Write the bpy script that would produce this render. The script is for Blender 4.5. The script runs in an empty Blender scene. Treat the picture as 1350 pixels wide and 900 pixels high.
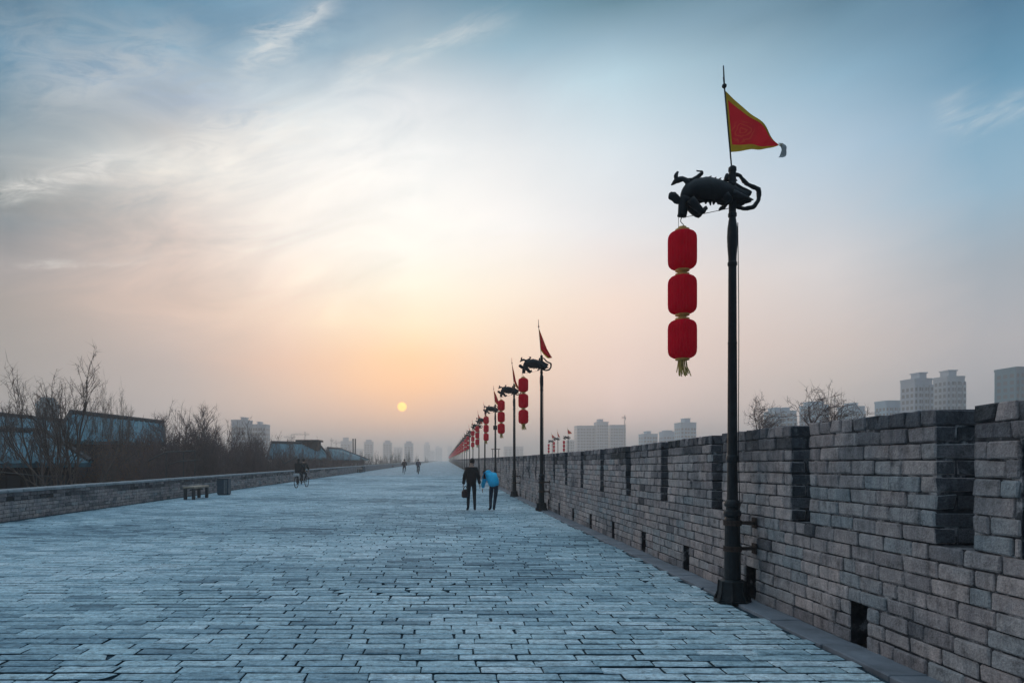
import bpy, math, random
from mathutils import Vector, Matrix
R = math.radians
random.seed(7)
scene = bpy.context.scene
col = scene.collection
EYE = 1.65
def X_at(px, Y): return (px - 588.0) / 900.0 * Y
def Z_at(py, Y): return EYE + (606.0 - py) / 900.0 * Y
def srgb(r, g, b):
    f = lambda c: (c/255/12.92) if c/255 <= .04045 else ((c/255+.055)/1.055)**2.4
    return (f(r), f(g), f(b))

# ------------------------------------------------------------------ materials
def new_mat(name):
    m = bpy.data.materials.new(name); m.use_nodes = True
    nt = m.node_tree
    return m, nt, nt.nodes['Principled BSDF']
def N(nt, t, **kw):
    n = nt.nodes.new(t)
    for k, v in kw.items(): setattr(n, k, v)
    return n
def mixc(nt, fac, a, b, blend='MIX'):
    n = N(nt, 'ShaderNodeMix', data_type='RGBA', blend_type=blend)
    for s, v in ((n.inputs[0], fac), (n.inputs[6], a), (n.inputs[7], b)):
        if hasattr(v, 'is_output'): nt.links.new(v, s)
        elif isinstance(v, (int, float)): s.default_value = v
        else: s.default_value = (*v[:3], 1)
    return n.outputs[2]
def ramp(nt, fac, stops):
    n = N(nt, 'ShaderNodeValToRGB')
    cr = n.color_ramp
    while len(cr.elements) < len(stops): cr.elements.new(1)
    for e, (p, c) in zip(cr.elements, stops):
        e.position = p
        e.color = (*c[:3], 1) if isinstance(c, (tuple, list)) else (c, c, c, 1)
    nt.links.new(fac, n.inputs[0])
    return n.outputs[0]
def noise(nt, scale, detail=4, rough=.6, vec=None, dist=0):
    n = N(nt, 'ShaderNodeTexNoise')
    n.inputs['Scale'].default_value = scale; n.inputs['Detail'].default_value = detail
    n.inputs['Roughness'].default_value = rough; n.inputs['Distortion'].default_value = dist
    if vec is not None: nt.links.new(vec, n.inputs['Vector'])
    return n.outputs[0]
def objco(nt, scale=(1, 1, 1)):
    t = N(nt, 'ShaderNodeTexCoord'); m = N(nt, 'ShaderNodeMapping')
    m.inputs['Scale'].default_value = scale
    nt.links.new(t.outputs['Object'], m.inputs['Vector'])
    return m.outputs[0]
def bump(nt, b, h, strength=.4, dist=.02):
    n = N(nt, 'ShaderNodeBump'); n.inputs['Strength'].default_value = strength
    n.inputs['Distance'].default_value = dist
    nt.links.new(h, n.inputs['Height']); nt.links.new(n.outputs[0], b.inputs['Normal'])
def simple(name, c, rough=.7, metal=0, var=.25, scale=6, bmp=0, spec=.3):
    m, nt, b = new_mat(name)
    v = objco(nt); n = noise(nt, scale, 5, .65, v)
    c2 = tuple(x*(1-var) for x in c); c3 = tuple(min(1, x*(1+var)) for x in c)
    nt.links.new(ramp(nt, n, [(.3, c2), (.7, c3)]), b.inputs['Base Color'])
    b.inputs['Roughness'].default_value = rough; b.inputs['Metallic'].default_value = metal
    b.inputs['Specular IOR Level'].default_value = spec
    if bmp: bump(nt, b, n, bmp, .02)
    return m
M = {}
def brick_mat():
    m, nt, b = new_mat('wall_brick')
    at = N(nt, 'ShaderNodeAttribute', attribute_name='tone')
    v = objco(nt)
    base = ramp(nt, at.outputs['Fac'], [(0, (.030, .040, .044)), (.2, (.15, .152, .162)), (.38, (.35, .32, .315)), (.5, (.43, .385, .37)), (.56, (.34, .37, .38)), (.62, (.46, .41, .39)), (.8, (.54, .48, .455)), (1, (.64, .59, .57))])
    n1 = noise(nt, 9, 6, .7, v); n2 = noise(nt, 1.1, 3, .6, v); n3 = noise(nt, 60, 3, .7, v)
    c = mixc(nt, .75, base, ramp(nt, n1, [(.28, .22), (.46, .9), (.58, 1.1), (.74, 1.6)]), 'MULTIPLY')
    c = mixc(nt, .55, c, ramp(nt, n2, [(.35, (.55, .65, .72)), (.6, (1.2, 1.08, 1.05))]), 'MULTIPLY')
    c = mixc(nt, .5, c, ramp(nt, n3, [(.3, .45), (.7, 1.5)]), 'MULTIPLY')
    n4 = noise(nt, 3.0, 6, .65, objco(nt, (3.2, 3.2, .35)), .3)
    c = mixc(nt, .6, c, ramp(nt, n4, [(.34, (.40, .45, .50)), (.5, (1., 1., 1.))]), 'MULTIPLY')
    # pale efflorescence flecks
    f = ramp(nt, noise(nt, 4.5, 8, .75, v, .6), [(.57, 0.0), (.72, .6)])
    c = mixc(nt, f, c, (.5, .47, .47))
    nt.links.new(c, b.inputs['Base Color'])
    b.inputs['Roughness'].default_value = .9; b.inputs['Specular IOR Level'].default_value = .2
    ad = N(nt, 'ShaderNodeMath', operation='ADD'); nt.links.new(n1, ad.inputs[0]); nt.links.new(n3, ad.inputs[1])
    bump(nt, b, ad.outputs[0], .8, .018)
    return m
def mortar_mat():
    m, nt, b = new_mat('mortar')
    v = objco(nt); n = noise(nt, 5, 6, .7, v)
    nt.links.new(ramp(nt, n, [(.42, (.014, .016, .020)), (.55, (.06, .06, .065)), (.66, (.45, .43, .43))]), b.inputs['Base Color'])
    b.inputs['Roughness'].default_value = .95
    bump(nt, b, n, .5, .02)
    return m
def brick_far_mat():
    m, nt, b = new_mat('distant_brick')
    t = N(nt, 'ShaderNodeTexCoord'); s = N(nt, 'ShaderNodeSeparateXYZ'); nt.links.new(t.outputs['Object'], s.inputs[0])
    ad = N(nt, 'ShaderNodeMath', operation='ADD'); nt.links.new(s.outputs[0], ad.inputs[0]); nt.links.new(s.outputs[1], ad.inputs[1])
    cb = N(nt, 'ShaderNodeCombineXYZ'); nt.links.new(ad.outputs[0], cb.inputs[0]); nt.links.new(s.outputs[2], cb.inputs[1])
    br = N(nt, 'ShaderNodeTexBrick'); nt.links.new(cb.outputs[0], br.inputs['Vector'])
    br.inputs['Scale'].default_value = 1; br.inputs['Brick Width'].default_value = .345
    br.inputs['Row Height'].default_value = .1068; br.inputs['Mortar Size'].default_value = .009
    br.inputs['Color1'].default_value = (.17, .18, .20, 1); br.inputs['Color2'].default_value = (.30, .28, .29, 1)
    br.inputs['Mortar'].default_value = (.03, .03, .035, 1)
    n = noise(nt, 1.5, 6, .7, t.outputs['Object'])
    nt.links.new(mixc(nt, .7, br.outputs[0], ramp(nt, n, [(.3, .45), (.7, 1.4)]), 'MULTIPLY'), b.inputs['Base Color'])
    b.inputs['Roughness'].default_value = .9
    return m
def paving_mat():
    m, nt, b = new_mat('paving_brick')
    at = N(nt, 'ShaderNodeAttribute', attribute_name='tone')
    v = objco(nt)
    base = ramp(nt, at.outputs['Fac'], [(0, (.15, .25, .305)), (.3, (.31, .46, .53)), (.6, (.46, .63, .69)), (1, (.66, .80, .85))])
    vs = objco(nt, (3.2, 4.6, 4))
    n1 = noise(nt, 3.4, 9, .78, vs, .5); n2 = noise(nt, .45, 5, .65, v); n3 = noise(nt, 32, 4, .75, v)
    c = mixc(nt, .8, base, ramp(nt, n1, [(.34, .25), (.44, .75), (.54, 1.05), (.68, 1.4)]), 'MULTIPLY')
    c = mixc(nt, .6, c, ramp(nt, n2, [(.30, (.42, .50, .55)), (.44, (.92, .94, .95)), (.55, (1., 1., 1.)), (.70, (1.22, 1.16, 1.10))]), 'MULTIPLY')
    c = mixc(nt, .5, c, ramp(nt, n3, [(.32, .4), (.5, 1.), (.7, 1.4)]), 'MULTIPLY')
    n5 = noise(nt, 1.3, 9, .78, objco(nt, (.9, 2.6, 1)), .8)
    c = mixc(nt, .8, c, ramp(nt, n5, [(.32, (.16, .24, .28)), (.42, (.66, .73, .77)), (.50, (1., 1., 1.))]), 'MULTIPLY')
    nt.links.new(c, b.inputs['Base Color'])
    b.inputs['Roughness'].default_value = .8; b.inputs['Specular IOR Level'].default_value = .25
    ad = N(nt, 'ShaderNodeMath', operation='ADD'); nt.links.new(n1, ad.inputs[0]); nt.links.new(n3, ad.inputs[1])
    bump(nt, b, ad.outputs[0], .6, .016)
    return m
def paving_far_mat():
    m, nt, b = new_mat('distant_paving')
    v = objco(nt)
    br = N(nt, 'ShaderNodeTexBrick'); nt.links.new(v, br.inputs['Vector'])
    br.inputs['Scale'].default_value = 1; br.inputs['Brick Width'].default_value = .47
    br.inputs['Row Height'].default_value = .168; br.inputs['Mortar Size'].default_value = .009
    br.inputs['Color1'].default_value = (.25, .40, .48, 1); br.inputs['Color2'].default_value = (.36, .53, .61, 1)
    br.inputs['Mortar'].default_value = (.07, .12, .155, 1)
    n1 = noise(nt, .35, 7, .7, v); n2 = noise(nt, 1.4, 6, .7, objco(nt, (1, 1.6, 1)))
    c = mixc(nt, .6, br.outputs[0], ramp(nt, n1, [(.34, .5), (.66, 1.3)]), 'MULTIPLY')
    c = mixc(nt, .8, c, ramp(nt, n2, [(.36, .35), (.5, .95), (.66, 1.3)]), 'MULTIPLY')
    nt.links.new(c, b.inputs['Base Color'])
    b.inputs['Roughness'].default_value = .85; b.inputs['Specular IOR Level'].default_value = .2
    return m
M['brick'] = brick_mat(); M['mortar'] = mortar_mat(); M['brick_far'] = brick_far_mat()
M['paving'] = paving_mat(); M['paving_far'] = paving_far_mat()
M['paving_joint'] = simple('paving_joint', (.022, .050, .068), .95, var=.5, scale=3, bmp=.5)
M['kerb'] = simple('kerb_stone', (.20, .225, .255), .9, var=.35, scale=2.2, bmp=.5)
M['coping'] = simple('coping_stone', (.27, .30, .32), .85, var=.25, scale=3, bmp=.4)
M['iron'] = simple('painted_iron', (.007, .013, .017), .5, metal=.0, var=.45, scale=14, bmp=.25, spec=.35)
M['rust'] = simple('rusty_iron', (.05, .035, .03), .8, var=.5, scale=20, bmp=.3)
M['gold'] = simple('gold_trim', (.80, .48, .14), .5, var=.2, scale=30)
M['tassel'] = simple('tassel_thread', (.55, .40, .12), .9, var=.4, scale=40)
M['yellow'] = simple('yellow_border', (.98, .52, .03), .8, var=.15, scale=10)
M['white_cloth'] = simple('white_cloth', (.6, .62, .6), .9, var=.1)
M['timber'] = simple('bench_timber', (.30, .24, .18), .6, var=.3, scale=8, bmp=.2, spec=.5)
M['dark_stone'] = simple('dark_stone', (.04, .045, .05), .8, var=.3, scale=8, bmp=.3)
M['bin_body'] = simple('bin_metal', (.025, .06, .085), .5, var=.25, scale=5, spec=.5)
M['bin_band'] = simple('bin_band', (.22, .25, .26), .6, var=.2)
M['bark'] = simple('bark', (.055, .048, .050), .95, var=.35, scale=4, bmp=.4)
M['bark_pale'] = simple('pale_bark', (.15, .13, .125), .95, var=.35, scale=4, bmp=.4)
M['twig'] = simple('twig', (.17, .13, .11), .95, var=.3, scale=3)
M['twig_purple'] = simple('purple_twig', (.18, .13, .12), .95, var=.35, scale=1.2)
M['dry_leaf'] = simple('dry_leaf', (.26, .15, .085), .95, var=.45, scale=2)
M['evergreen'] = simple('evergreen_leaf', (.045, .058, .055), .95, var=.5, scale=1.5)
M['rail'] = simple('railing_metal', (.11, .105, .10), .6, var=.2)
M['earth'] = simple('city_earth', (.06, .055, .055), .95, var=.4, scale=.02)
M['plaster_dark'] = simple('dark_plaster', (.035, .032, .034), .9, var=.3, scale=.8)
M['skin'] = simple('skin', (.42, .26, .19), .6, var=.08)
M['hair'] = simple('hair', (.010, .009, .009), .6, var=.3, scale=40)
M['jacket_black'] = simple('black_jacket', (.012, .011, .013), .8, var=.35, scale=9, bmp=.3)
M['jacket_blue'] = simple('blue_jacket', (.006, .52, .86), .5, var=.2, scale=9, bmp=.4)
M['trousers'] = simple('dark_trousers', (.012, .018, .024), .85, var=.3, scale=9, bmp=.3)
M['jeans'] = simple('dark_jeans', (.010, .028, .050), .85, var=.3, scale=9, bmp=.3)
M['jacket_brown'] = simple('brown_jacket', (.045, .030, .030), .8, var=.3, scale=9)
M['jacket_grey'] = simple('grey_jacket', (.075, .07, .09), .8, var=.3, scale=9)
M['shoe'] = simple('shoe', (.015, .015, .018), .6, var=.2)
M['leather'] = simple('bag_leather', (.035, .018, .020), .5, var=.3, scale=9)
M['tyre'] = simple('tyre_rubber', (.012, .012, .014), .8, var=.2)
M['bike_metal'] = simple('bike_metal', (.12, .13, .14), .4, metal=.7, var=.2)
M['white_paint'] = simple('white_paint', (.5, .5, .5), .5, var=.1)
M['crane'] = simple('crane_steel', (.16, .12, .10), .7, var=.2)
M['glass'] = simple('window_glass', (.05, .065, .08), .35, var=.3, scale=.4, spec=.5)
M['soot'] = simple('shaded_hollow', (.012, .013, .016), .95, var=.2)

def roof_mat():
    m, nt, b = new_mat('grey_roof_tile')
    t = N(nt, 'ShaderNodeTexCoord'); w = N(nt, 'ShaderNodeTexWave'); w.bands_direction = 'Y'
    w.inputs['Scale'].default_value = 1.1; w.inputs['Distortion'].default_value = .3
    nt.links.new(t.outputs['Object'], w.inputs['Vector'])
    n = noise(nt, .8, 6, .7, t.outputs['Object'])
    c = ramp(nt, n, [(.3, (.05, .16, .21)), (.7, (.10, .27, .34))])
    c = mixc(nt, .6, c, ramp(nt, w.outputs[1], [(.2, .55), (.7, 1.15)]), 'MULTIPLY')
    nt.links.new(c, b.inputs['Base Color']); b.inputs['Roughness'].default_value = .8
    bump(nt, b, w.outputs[1], .5, .05)
    return m
M['roof'] = roof_mat()
def cloth_red(name, c, tc):
    m, nt, b = new_mat(name)
    v = objco(nt); n = noise(nt, 6, 4, .6, v)
    nt.links.new(ramp(nt, n, [(.3, tuple(x*.8 for x in c)), (.7, c)]), b.inputs['Base Color'])
    b.inputs['Roughness'].default_value = .85; b.inputs['Specular IOR Level'].default_value = .15
    tr = N(nt, 'ShaderNodeBsdfTranslucent'); tr.inputs[0].default_value = (*tc, 1)
    mx = N(nt, 'ShaderNodeMixShader'); mx.inputs[0].default_value = .5
    out = nt.nodes['Material Output']
    nt.links.new(b.outputs[0], mx.inputs[1]); nt.links.new(tr.outputs[0], mx.inputs[2]); nt.links.new(mx.outputs[0], out.inputs[0])
    return m, nt, b
M['lantern_red'] = cloth_red('lantern_silk', (.84, .022, .060), (.98, .040, .090))[0]
def flag_mat():
    m, nt, b = cloth_red('flag_silk', (.52, .020, .035), (.68, .030, .045))
    # faint gold emblem: concentric broken swirl around the middle of the cloth
    t = N(nt, 'ShaderNodeTexCoord'); mp = N(nt, 'ShaderNodeMapping')
    mp.inputs['Location'].default_value = (-.12, 0, -5.47)
    nt.links.new(t.outputs['Object'], mp.inputs[0])
    s = N(nt, 'ShaderNodeSeparateXYZ'); nt.links.new(mp.outputs[0], s.inputs[0])
    cb = N(nt, 'ShaderNodeCombineXYZ'); nt.links.new(s.outputs[0], cb.inputs[0]); nt.links.new(s.outputs[2], cb.inputs[1])
    ln = N(nt, 'ShaderNodeVectorMath', operation='LENGTH'); nt.links.new(cb.outputs[0], ln.inputs[0])
    w = N(nt, 'ShaderNodeTexWave', wave_type='RINGS', rings_direction='SPHERICAL'); w.inputs['Scale'].default_value = 6; w.inputs['Distortion'].default_value = 14
    w.inputs['Detail'].default_value = 3; nt.links.new(cb.outputs[0], w.inputs[0])
    k = ramp(nt, w.outputs[1], [(.55, 0.0), (.75, .45)])
    lim = ramp(nt, ln.outputs['Value'], [(.11, 1.0), (.15, 0.0)])
    f = mixc(nt, 1, k, lim, 'MULTIPLY')
    old = b.inputs['Base Color'].links[0].from_socket
    nt.links.new(mixc(nt, f, old, (.75, .35, .12)), b.inputs['Base Color'])
    return m
M['flag_red'] = flag_mat()
def facade_mat(name, c):
    return simple(name, c, .8, var=.12, scale=.15)
M['fac_grey'] = facade_mat('grey_facade', (.44, .50, .56)); M['fac_blue'] = facade_mat('bluish_facade', (.31, .49, .60))
M['fac_pale'] = facade_mat('pale_facade', (.50, .54, .57)); M['fac_glass'] = facade_mat('teal_glass_facade', (.06, .20, .26))

# ------------------------------------------------------------------ mesh builder
class MB:
    def __init__(s): s.v = []; s.f = []; s.m = []; s.t = []
    def add(s, vs, fs, mi=0, tone=.5):
        o = len(s.v); s.v.extend([tuple(p) for p in vs])
        for f in fs: s.f.append(tuple(i+o for i in f)); s.m.append(mi); s.t.append(tone)
    def box(s, x0, x1, y0, y1, z0, z1, mi=0, tone=.5):
        s.add([(x, y, z) for z in (z0, z1) for y in (y0, y1) for x in (x0, x1)],
              [(0, 2, 3, 1), (4, 5, 7, 6), (0, 1, 5, 4), (2, 6, 7, 3), (0, 4, 6, 2), (1, 3, 7, 5)], mi, tone)
    def cbox(s, x0, x1, y0, y1, z0, z1, c=.006, jit=0, mi=0, tone=.5, fn=None, ytone=None):
        vs = []; idx = {}
        for sx in (0, 1):
            for sy in (0, 1):
                for sz in (0, 1):
                    x, y, z = (x0, x1)[sx], (y0, y1)[sy], (z0, z1)[sz]
                    if jit: x += random.uniform(-jit, jit); y += random.uniform(-jit, jit); z += random.uniform(-jit, jit)*.7
                    k = c * (random.uniform(.6, 2.2) if jit else 1)
                    dx, dy, dz = (k, -k)[sx], (k, -k)[sy], (k, -k)[sz]
                    for a, p in enumerate(((x, y+dy, z+dz), (x+dx, y, z+dz), (x+dx, y+dy, z))):
                        idx[(sx, sy, sz, a)] = len(vs); vs.append(fn(p) if fn else p)
        F = []
        for a in range(3):
            for sv in (0, 1):
                ring = []
                for u, w in ((0, 0), (1, 0), (1, 1), (0, 1)):
                    k = [u, w]; k.insert(a, sv); ring.append(idx[(*k, a)])
                if sv == (0 if a != 1 else 1): ring.reverse()
                F.append(ring)
        for a in range(3):                      # edges running along axis a
            b1, b2 = [i for i in range(3) if i != a]
            for u in (0, 1):
                for w in (0, 1):
                    def key(sa, face):
                        k = [0, 0, 0]; k[a] = sa; k[b1] = u; k[b2] = w
                        return idx[(*k, face)]
                    q = [key(0, b1), key(1, b1), key(1, b2), key(0, b2)]
                    if (u ^ w) ^ (a == 1): q.reverse()
                    F.append(q)
        for sx in (0, 1):
            for sy in (0, 1):
                for sz in (0, 1):
                    t = [idx[(sx, sy, sz, i)] for i in range(3)]
                    if (sx + sy + sz) % 2 == 0: t.reverse()
                    F.append(t)
        s.add(vs, F, mi, tone)
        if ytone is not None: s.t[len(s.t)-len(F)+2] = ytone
    def tube(s, pts, rad, n=6, mi=0, cap=True, sy=1.0, tone=.5):
        pts = [Vector(p) for p in pts]
        if isinstance(rad, (int, float)): rad = [rad]*len(pts)
        vs = []; fs = []
        d = (pts[1]-pts[0]).normalized()
        up = Vector((0, 1, 0)) if abs(d.y) < .9 else Vector((1, 0, 0))
        a = d.cross(up).normalized(); b = d.cross(a).normalized()
        for i, p in enumerate(pts):
            t = (pts[min(i+1, len(pts)-1)] - pts[max(i-1, 0)])
            if t.length > 1e-9: t.normalize()
            a = (a - t*a.dot(t)); a.normalize(); b = t.cross(a)
            for k in range(n):
                th = 2*math.pi*k/n
                vv = (a*math.cos(th) + b*math.sin(th))*rad[i]
                if sy != 1: vv.y *= sy
                vs.append(p + vv)
        for i in range(len(pts)-1):
            for k in range(n):
                fs.append((i*n+k, i*n+(k+1) % n, (i+1)*n+(k+1) % n, (i+1)*n+k))
        if cap:
            fs.append(tuple(range(n-1, -1, -1))); fs.append(tuple((len(pts)-1)*n+k for k in range(n)))
        s.add(vs, fs, mi, tone)
    def lathe(s, prof, n=16, mi=0, c=(0, 0, 0), lobes=0, amp=0, phase=0, cap=True):
        vs = []; fs = []
        for r, z in prof:
            for k in range(n):
                th = 2*math.pi*(k+phase)/n
                rr = r*(1 - amp*(k % 2 if lobes else 0))
                vs.append((c[0]+rr*math.cos(th), c[1]+rr*math.sin(th), c[2]+z))
        for i in range(len(prof)-1):
            for k in range(n): fs.append((i*n+k, i*n+(k+1) % n, (i+1)*n+(k+1) % n, (i+1)*n+k))
        if cap:
            fs.append(tuple(range(n-1, -1, -1))); fs.append(tuple((len(prof)-1)*n+k for k in range(n)))
        s.add(vs, fs, mi)
    def ell(s, c, r, mi=0, nu=12, nv=8, rot=None):
        vs = []; fs = []
        for j in range(nv+1):
            ph = math.pi*j/nv
            for k in range(nu):
                th = 2*math.pi*k/nu
                p = Vector((r[0]*math.sin(ph)*math.cos(th), r[1]*math.sin(ph)*math.sin(th), r[2]*math.cos(ph)))
                if rot: p = rot @ p
                vs.append(Vector(c)+p)
        for j in range(nv):
            for k in range(nu): fs.append((j*nu+k, (j+1)*nu+k, (j+1)*nu+(k+1) % nu, j*nu+(k+1) % nu))
        s.add(vs, fs, mi)
    def build(s, name, mats, parent=None, smooth=False, loc=(0, 0, 0), tone=False):
        me = bpy.data.meshes.new(name); me.from_pydata(s.v, [], s.f)
        if not isinstance(mats, (list, tuple)): mats = [mats]
        for m in mats: me.materials.append(m)
        me.polygons.foreach_set('material_index', s.m)
        if smooth: me.polygons.foreach_set('use_smooth', [True]*len(s.f))
        if tone:
            a = me.attributes.new('tone', 'FLOAT', 'FACE'); a.data.foreach_set('value', s.t)
        me.update()
        return link(name, me, parent, loc)
def link(name, data, parent=None, loc=(0, 0, 0)):
    o = bpy.data.objects.new(name, data); col.objects.link(o); o.location = loc
    if parent: o.parent = parent
    return o
def thing(name, label, cat, loc=(0, 0, 0), group=None, rz=0):
    o = bpy.data.objects.new(name, None); col.objects.link(o); o.location = loc; o.rotation_euler[2] = rz
    o.empty_display_size = .2
    return tag(o, label, cat, group)
def tag(o, label, cat, group=None):
    o['label'] = label; o['category'] = cat
    if group: o['group'] = group
    return o
def struct(o, kind='structure'): o['kind'] = kind; return o
def copy_tree(o, parent=None):
    c = o.copy(); col.objects.link(c); c.parent = parent
    for ch in list(kids.get(o.name, [])):
        copy_tree(ch, c)
    return c
kids = {}
def index_kids():
    kids.clear()
    for o in col.objects:
        if o.parent: kids.setdefault(o.parent.name, []).append(o)
def lerp_table(tab, y):
    if y <= tab[0][0]: return tab[0][1]
    for (a, va), (b, vb) in zip(tab, tab[1:]):
        if y <= b: return va + (vb-va)*(y-a)/(b-a)
    return tab[-1][1]
def spline(pts, n=6):
    P = [Vector(p) for p in pts]; P = [P[0]*2-P[1]] + P + [P[-1]*2-P[-2]]
    out = []
    for i in range(1, len(P)-2):
        for k in range(n):
            t = k/n
            out.append(.5*((2*P[i]) + (P[i+1]-P[i-1])*t + (2*P[i-1]-5*P[i]+4*P[i+1]-P[i+2])*t*t + (3*P[i]-P[i-1]-3*P[i+1]+P[i+2])*t**3))
    out.append(P[-2]); return out
def rspline(rs, n=6):
    out = []
    for a, b in zip(rs, rs[1:]):
        out += [a+(b-a)*k/n for k in range(n)]
    return out+[rs[-1]]

# ------------------------------------------------------------------ ground, terrace, paving
XL = -11.76
XW = [(-30, 4.3), (5, 3.66), (12, 3.53), (20, 3.39), (30, 3.34), (60, 3.34)]
TOP = [(0, 2.04), (5, 2.035), (8, 2.01), (13, 1.92), (17, 1.88), (30, 1.83)]
END = 1000
def xw(y): return lerp_table(XW, y)
def ztop(y): return lerp_table(TOP, y)
def wfn(p):                                   # wall-local (depth, y, z) -> world
    x, y, z = p
    return (x + xw(y), y, z*ztop(y)/2.03)

mb = MB(); mb.box(-3200, 3200, -400, 3000, -12.5, -12.0)
struct(mb.build('city_ground', M['earth']))
mb = MB()
mb.box(XL-.55, 4.2, -40, END, -12.2, -.06)
mb.box(4.2, 20, 84, 122, -12.2, -.05)
struct(mb.build('rampart_terrace', M['brick_far']))
mb = MB(); mb.box(XL, 3.34, -30, 72, -.058, -.024)
struct(mb.build('paving_bed', M['paving_joint']))

from mathutils import noise as mn
def pave():
    mb = MB(); y = 1.6; row = 0
    while y < 72:
        pitch = .168*random.uniform(.96, 1.04)
        x = XL + .02 - (.05 if row % 2 else .29) - random.uniform(-.05, .05)
        xe = xw(y) - .30 + random.uniform(-.06, .05)
        while x < xe:
            L = .485*random.choice((1, 1, 1, 1, 1, 1.02, .98, .96, .5 if random.random() < .15 else 1))*random.uniform(.985, 1.015)
            x0, x1 = max(x, XL+.01), min(x+L, xe)
            if x1-x0 > .08:
                g = .0048*random.uniform(.5, 2.3)
                wear = mn.noise(Vector((x*.45, y*.45, 1.3)))
                deep = mn.noise(Vector((x*.16, y*.3, 7.7)))
                if wear > .25: g += .002
                z = random.uniform(-.003, .0025) - (.005 if random.random() < .05 else 0) + deep*.010
                c = .005 + .006*random.random() + (.004 if wear > .2 else 0)
                m_ = 5 if y < 18 else 1; gy = (g+.0165)*(1+.8*mn.noise(Vector((x*.5, y*.9, 4.4)))); gy = min(.034, max(.019, gy))
                j = lambda: random.uniform(-.008, .008)
                P = [(x0+g+(x1-x0-2*g)*q/m_+j()*.7, y+gy+j()*.9) for q in range(m_+1)] + [(x1-g-(x1-x0-2*g)*q/m_+j()*.7, y+pitch-gy*.5+j()*.9) for q in range(m_+1)]
                tx, ty = random.uniform(-.006, .006), random.uniform(-.012, .012)
                cx, cy = (x0+x1)/2, y+pitch/2
                if wear > .34 and random.random() < .3:      # broken corner
                    q = random.choice((0, m_, m_+1, 2*m_+1)); P[q] = (P[q][0]+(.05 if P[q][0] < cx else -.05), P[q][1]+(.02 if P[q][1] < cy else -.02))
                tz = lambda p, k: z + (p[0]-cx)*tx + (p[1]-cy)*ty + k
                np_ = len(P)
                top = []
                for q, p in enumerate(P):
                    ex = c if q in (0, 2*m_+1) else (-c if q in (m_, m_+1) else 0)
                    w_ = (p[0]+ex, p[1] + (c*1.1+.002 if p[1] < cy else -c*.7))
                    top.append((w_[0], w_[1], tz(w_, random.uniform(-.0015, .0015))))
                rim = [(p[0], p[1], tz(p, -.007)) for p in P]
                low = [(p[0], p[1], -.045) for p in P]
                F = [tuple(range(np_))]; SF = []
                for k in range(np_):
                    k2 = (k+1) % np_
                    F.append((np_+k, np_+k2, k2, k)); SF.append((2*np_+k, 2*np_+k2, np_+k2, np_+k))
                tone = min(1, max(0, .5 + random.gauss(0, .19) - deep*.5 + wear*.22))
                mb.add(top+rim+low, F, 0, tone)
                for f_ in SF: mb.f.append(tuple(q+len(mb.v)-3*np_ for q in f_)); mb.m.append(1); mb.t.append(tone)
            x += L
        y += pitch; row += 1
    o = mb.build('brick_paving', [M['paving'], M['paving_joint']], tone=True); struct(o)
pave()
mb = MB(); mb.box(XL, 3.06, 72, END, -.058, -.004)
struct(mb.build('far_paving', M['paving_far']))
mb = MB()
y = -20
while y < END:                                # narrow stone ledge along the battlement foot
    L = .9 if y < 60 else 40
    f = lambda p: (p[0]+xw(p[1]), p[1], p[2])
    mb.cbox(-.29+random.uniform(-.012, .012), .02, y+.003, y+L-.003, -.05, .012+random.uniform(-.004, .004), .008, .003 if y < 60 else 0, 0, fn=f)
    y += L
struct(mb.build('stone_kerb', M['kerb']))

# ------------------------------------------------------------------ battlement wall
BH = 2.03/16; PITCH = 2.06; M0 = 5.10; ML = 1.72; THK = .50; DR0 = 6.04; DW = .12; DHC = 3
SILLC = 8
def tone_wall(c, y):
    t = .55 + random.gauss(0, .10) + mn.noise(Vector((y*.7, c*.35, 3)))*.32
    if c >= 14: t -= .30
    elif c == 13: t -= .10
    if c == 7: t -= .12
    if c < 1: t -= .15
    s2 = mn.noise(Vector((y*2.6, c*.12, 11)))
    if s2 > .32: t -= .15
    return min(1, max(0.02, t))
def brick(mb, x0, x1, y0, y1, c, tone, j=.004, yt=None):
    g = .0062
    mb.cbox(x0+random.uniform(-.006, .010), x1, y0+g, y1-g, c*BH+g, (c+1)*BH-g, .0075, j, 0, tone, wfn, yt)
wall = thing('battlement_wall', 'long crenellated grey brick battlement running along the right side of the rampart', 'battlement', (0, 0, 0))
def drains(y0, y1):
    k = math.floor((y0-DR0)/PITCH); out = []
    while DR0+k*PITCH < y1+1:
        out.append(DR0+k*PITCH); k += 1
    return out
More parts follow.
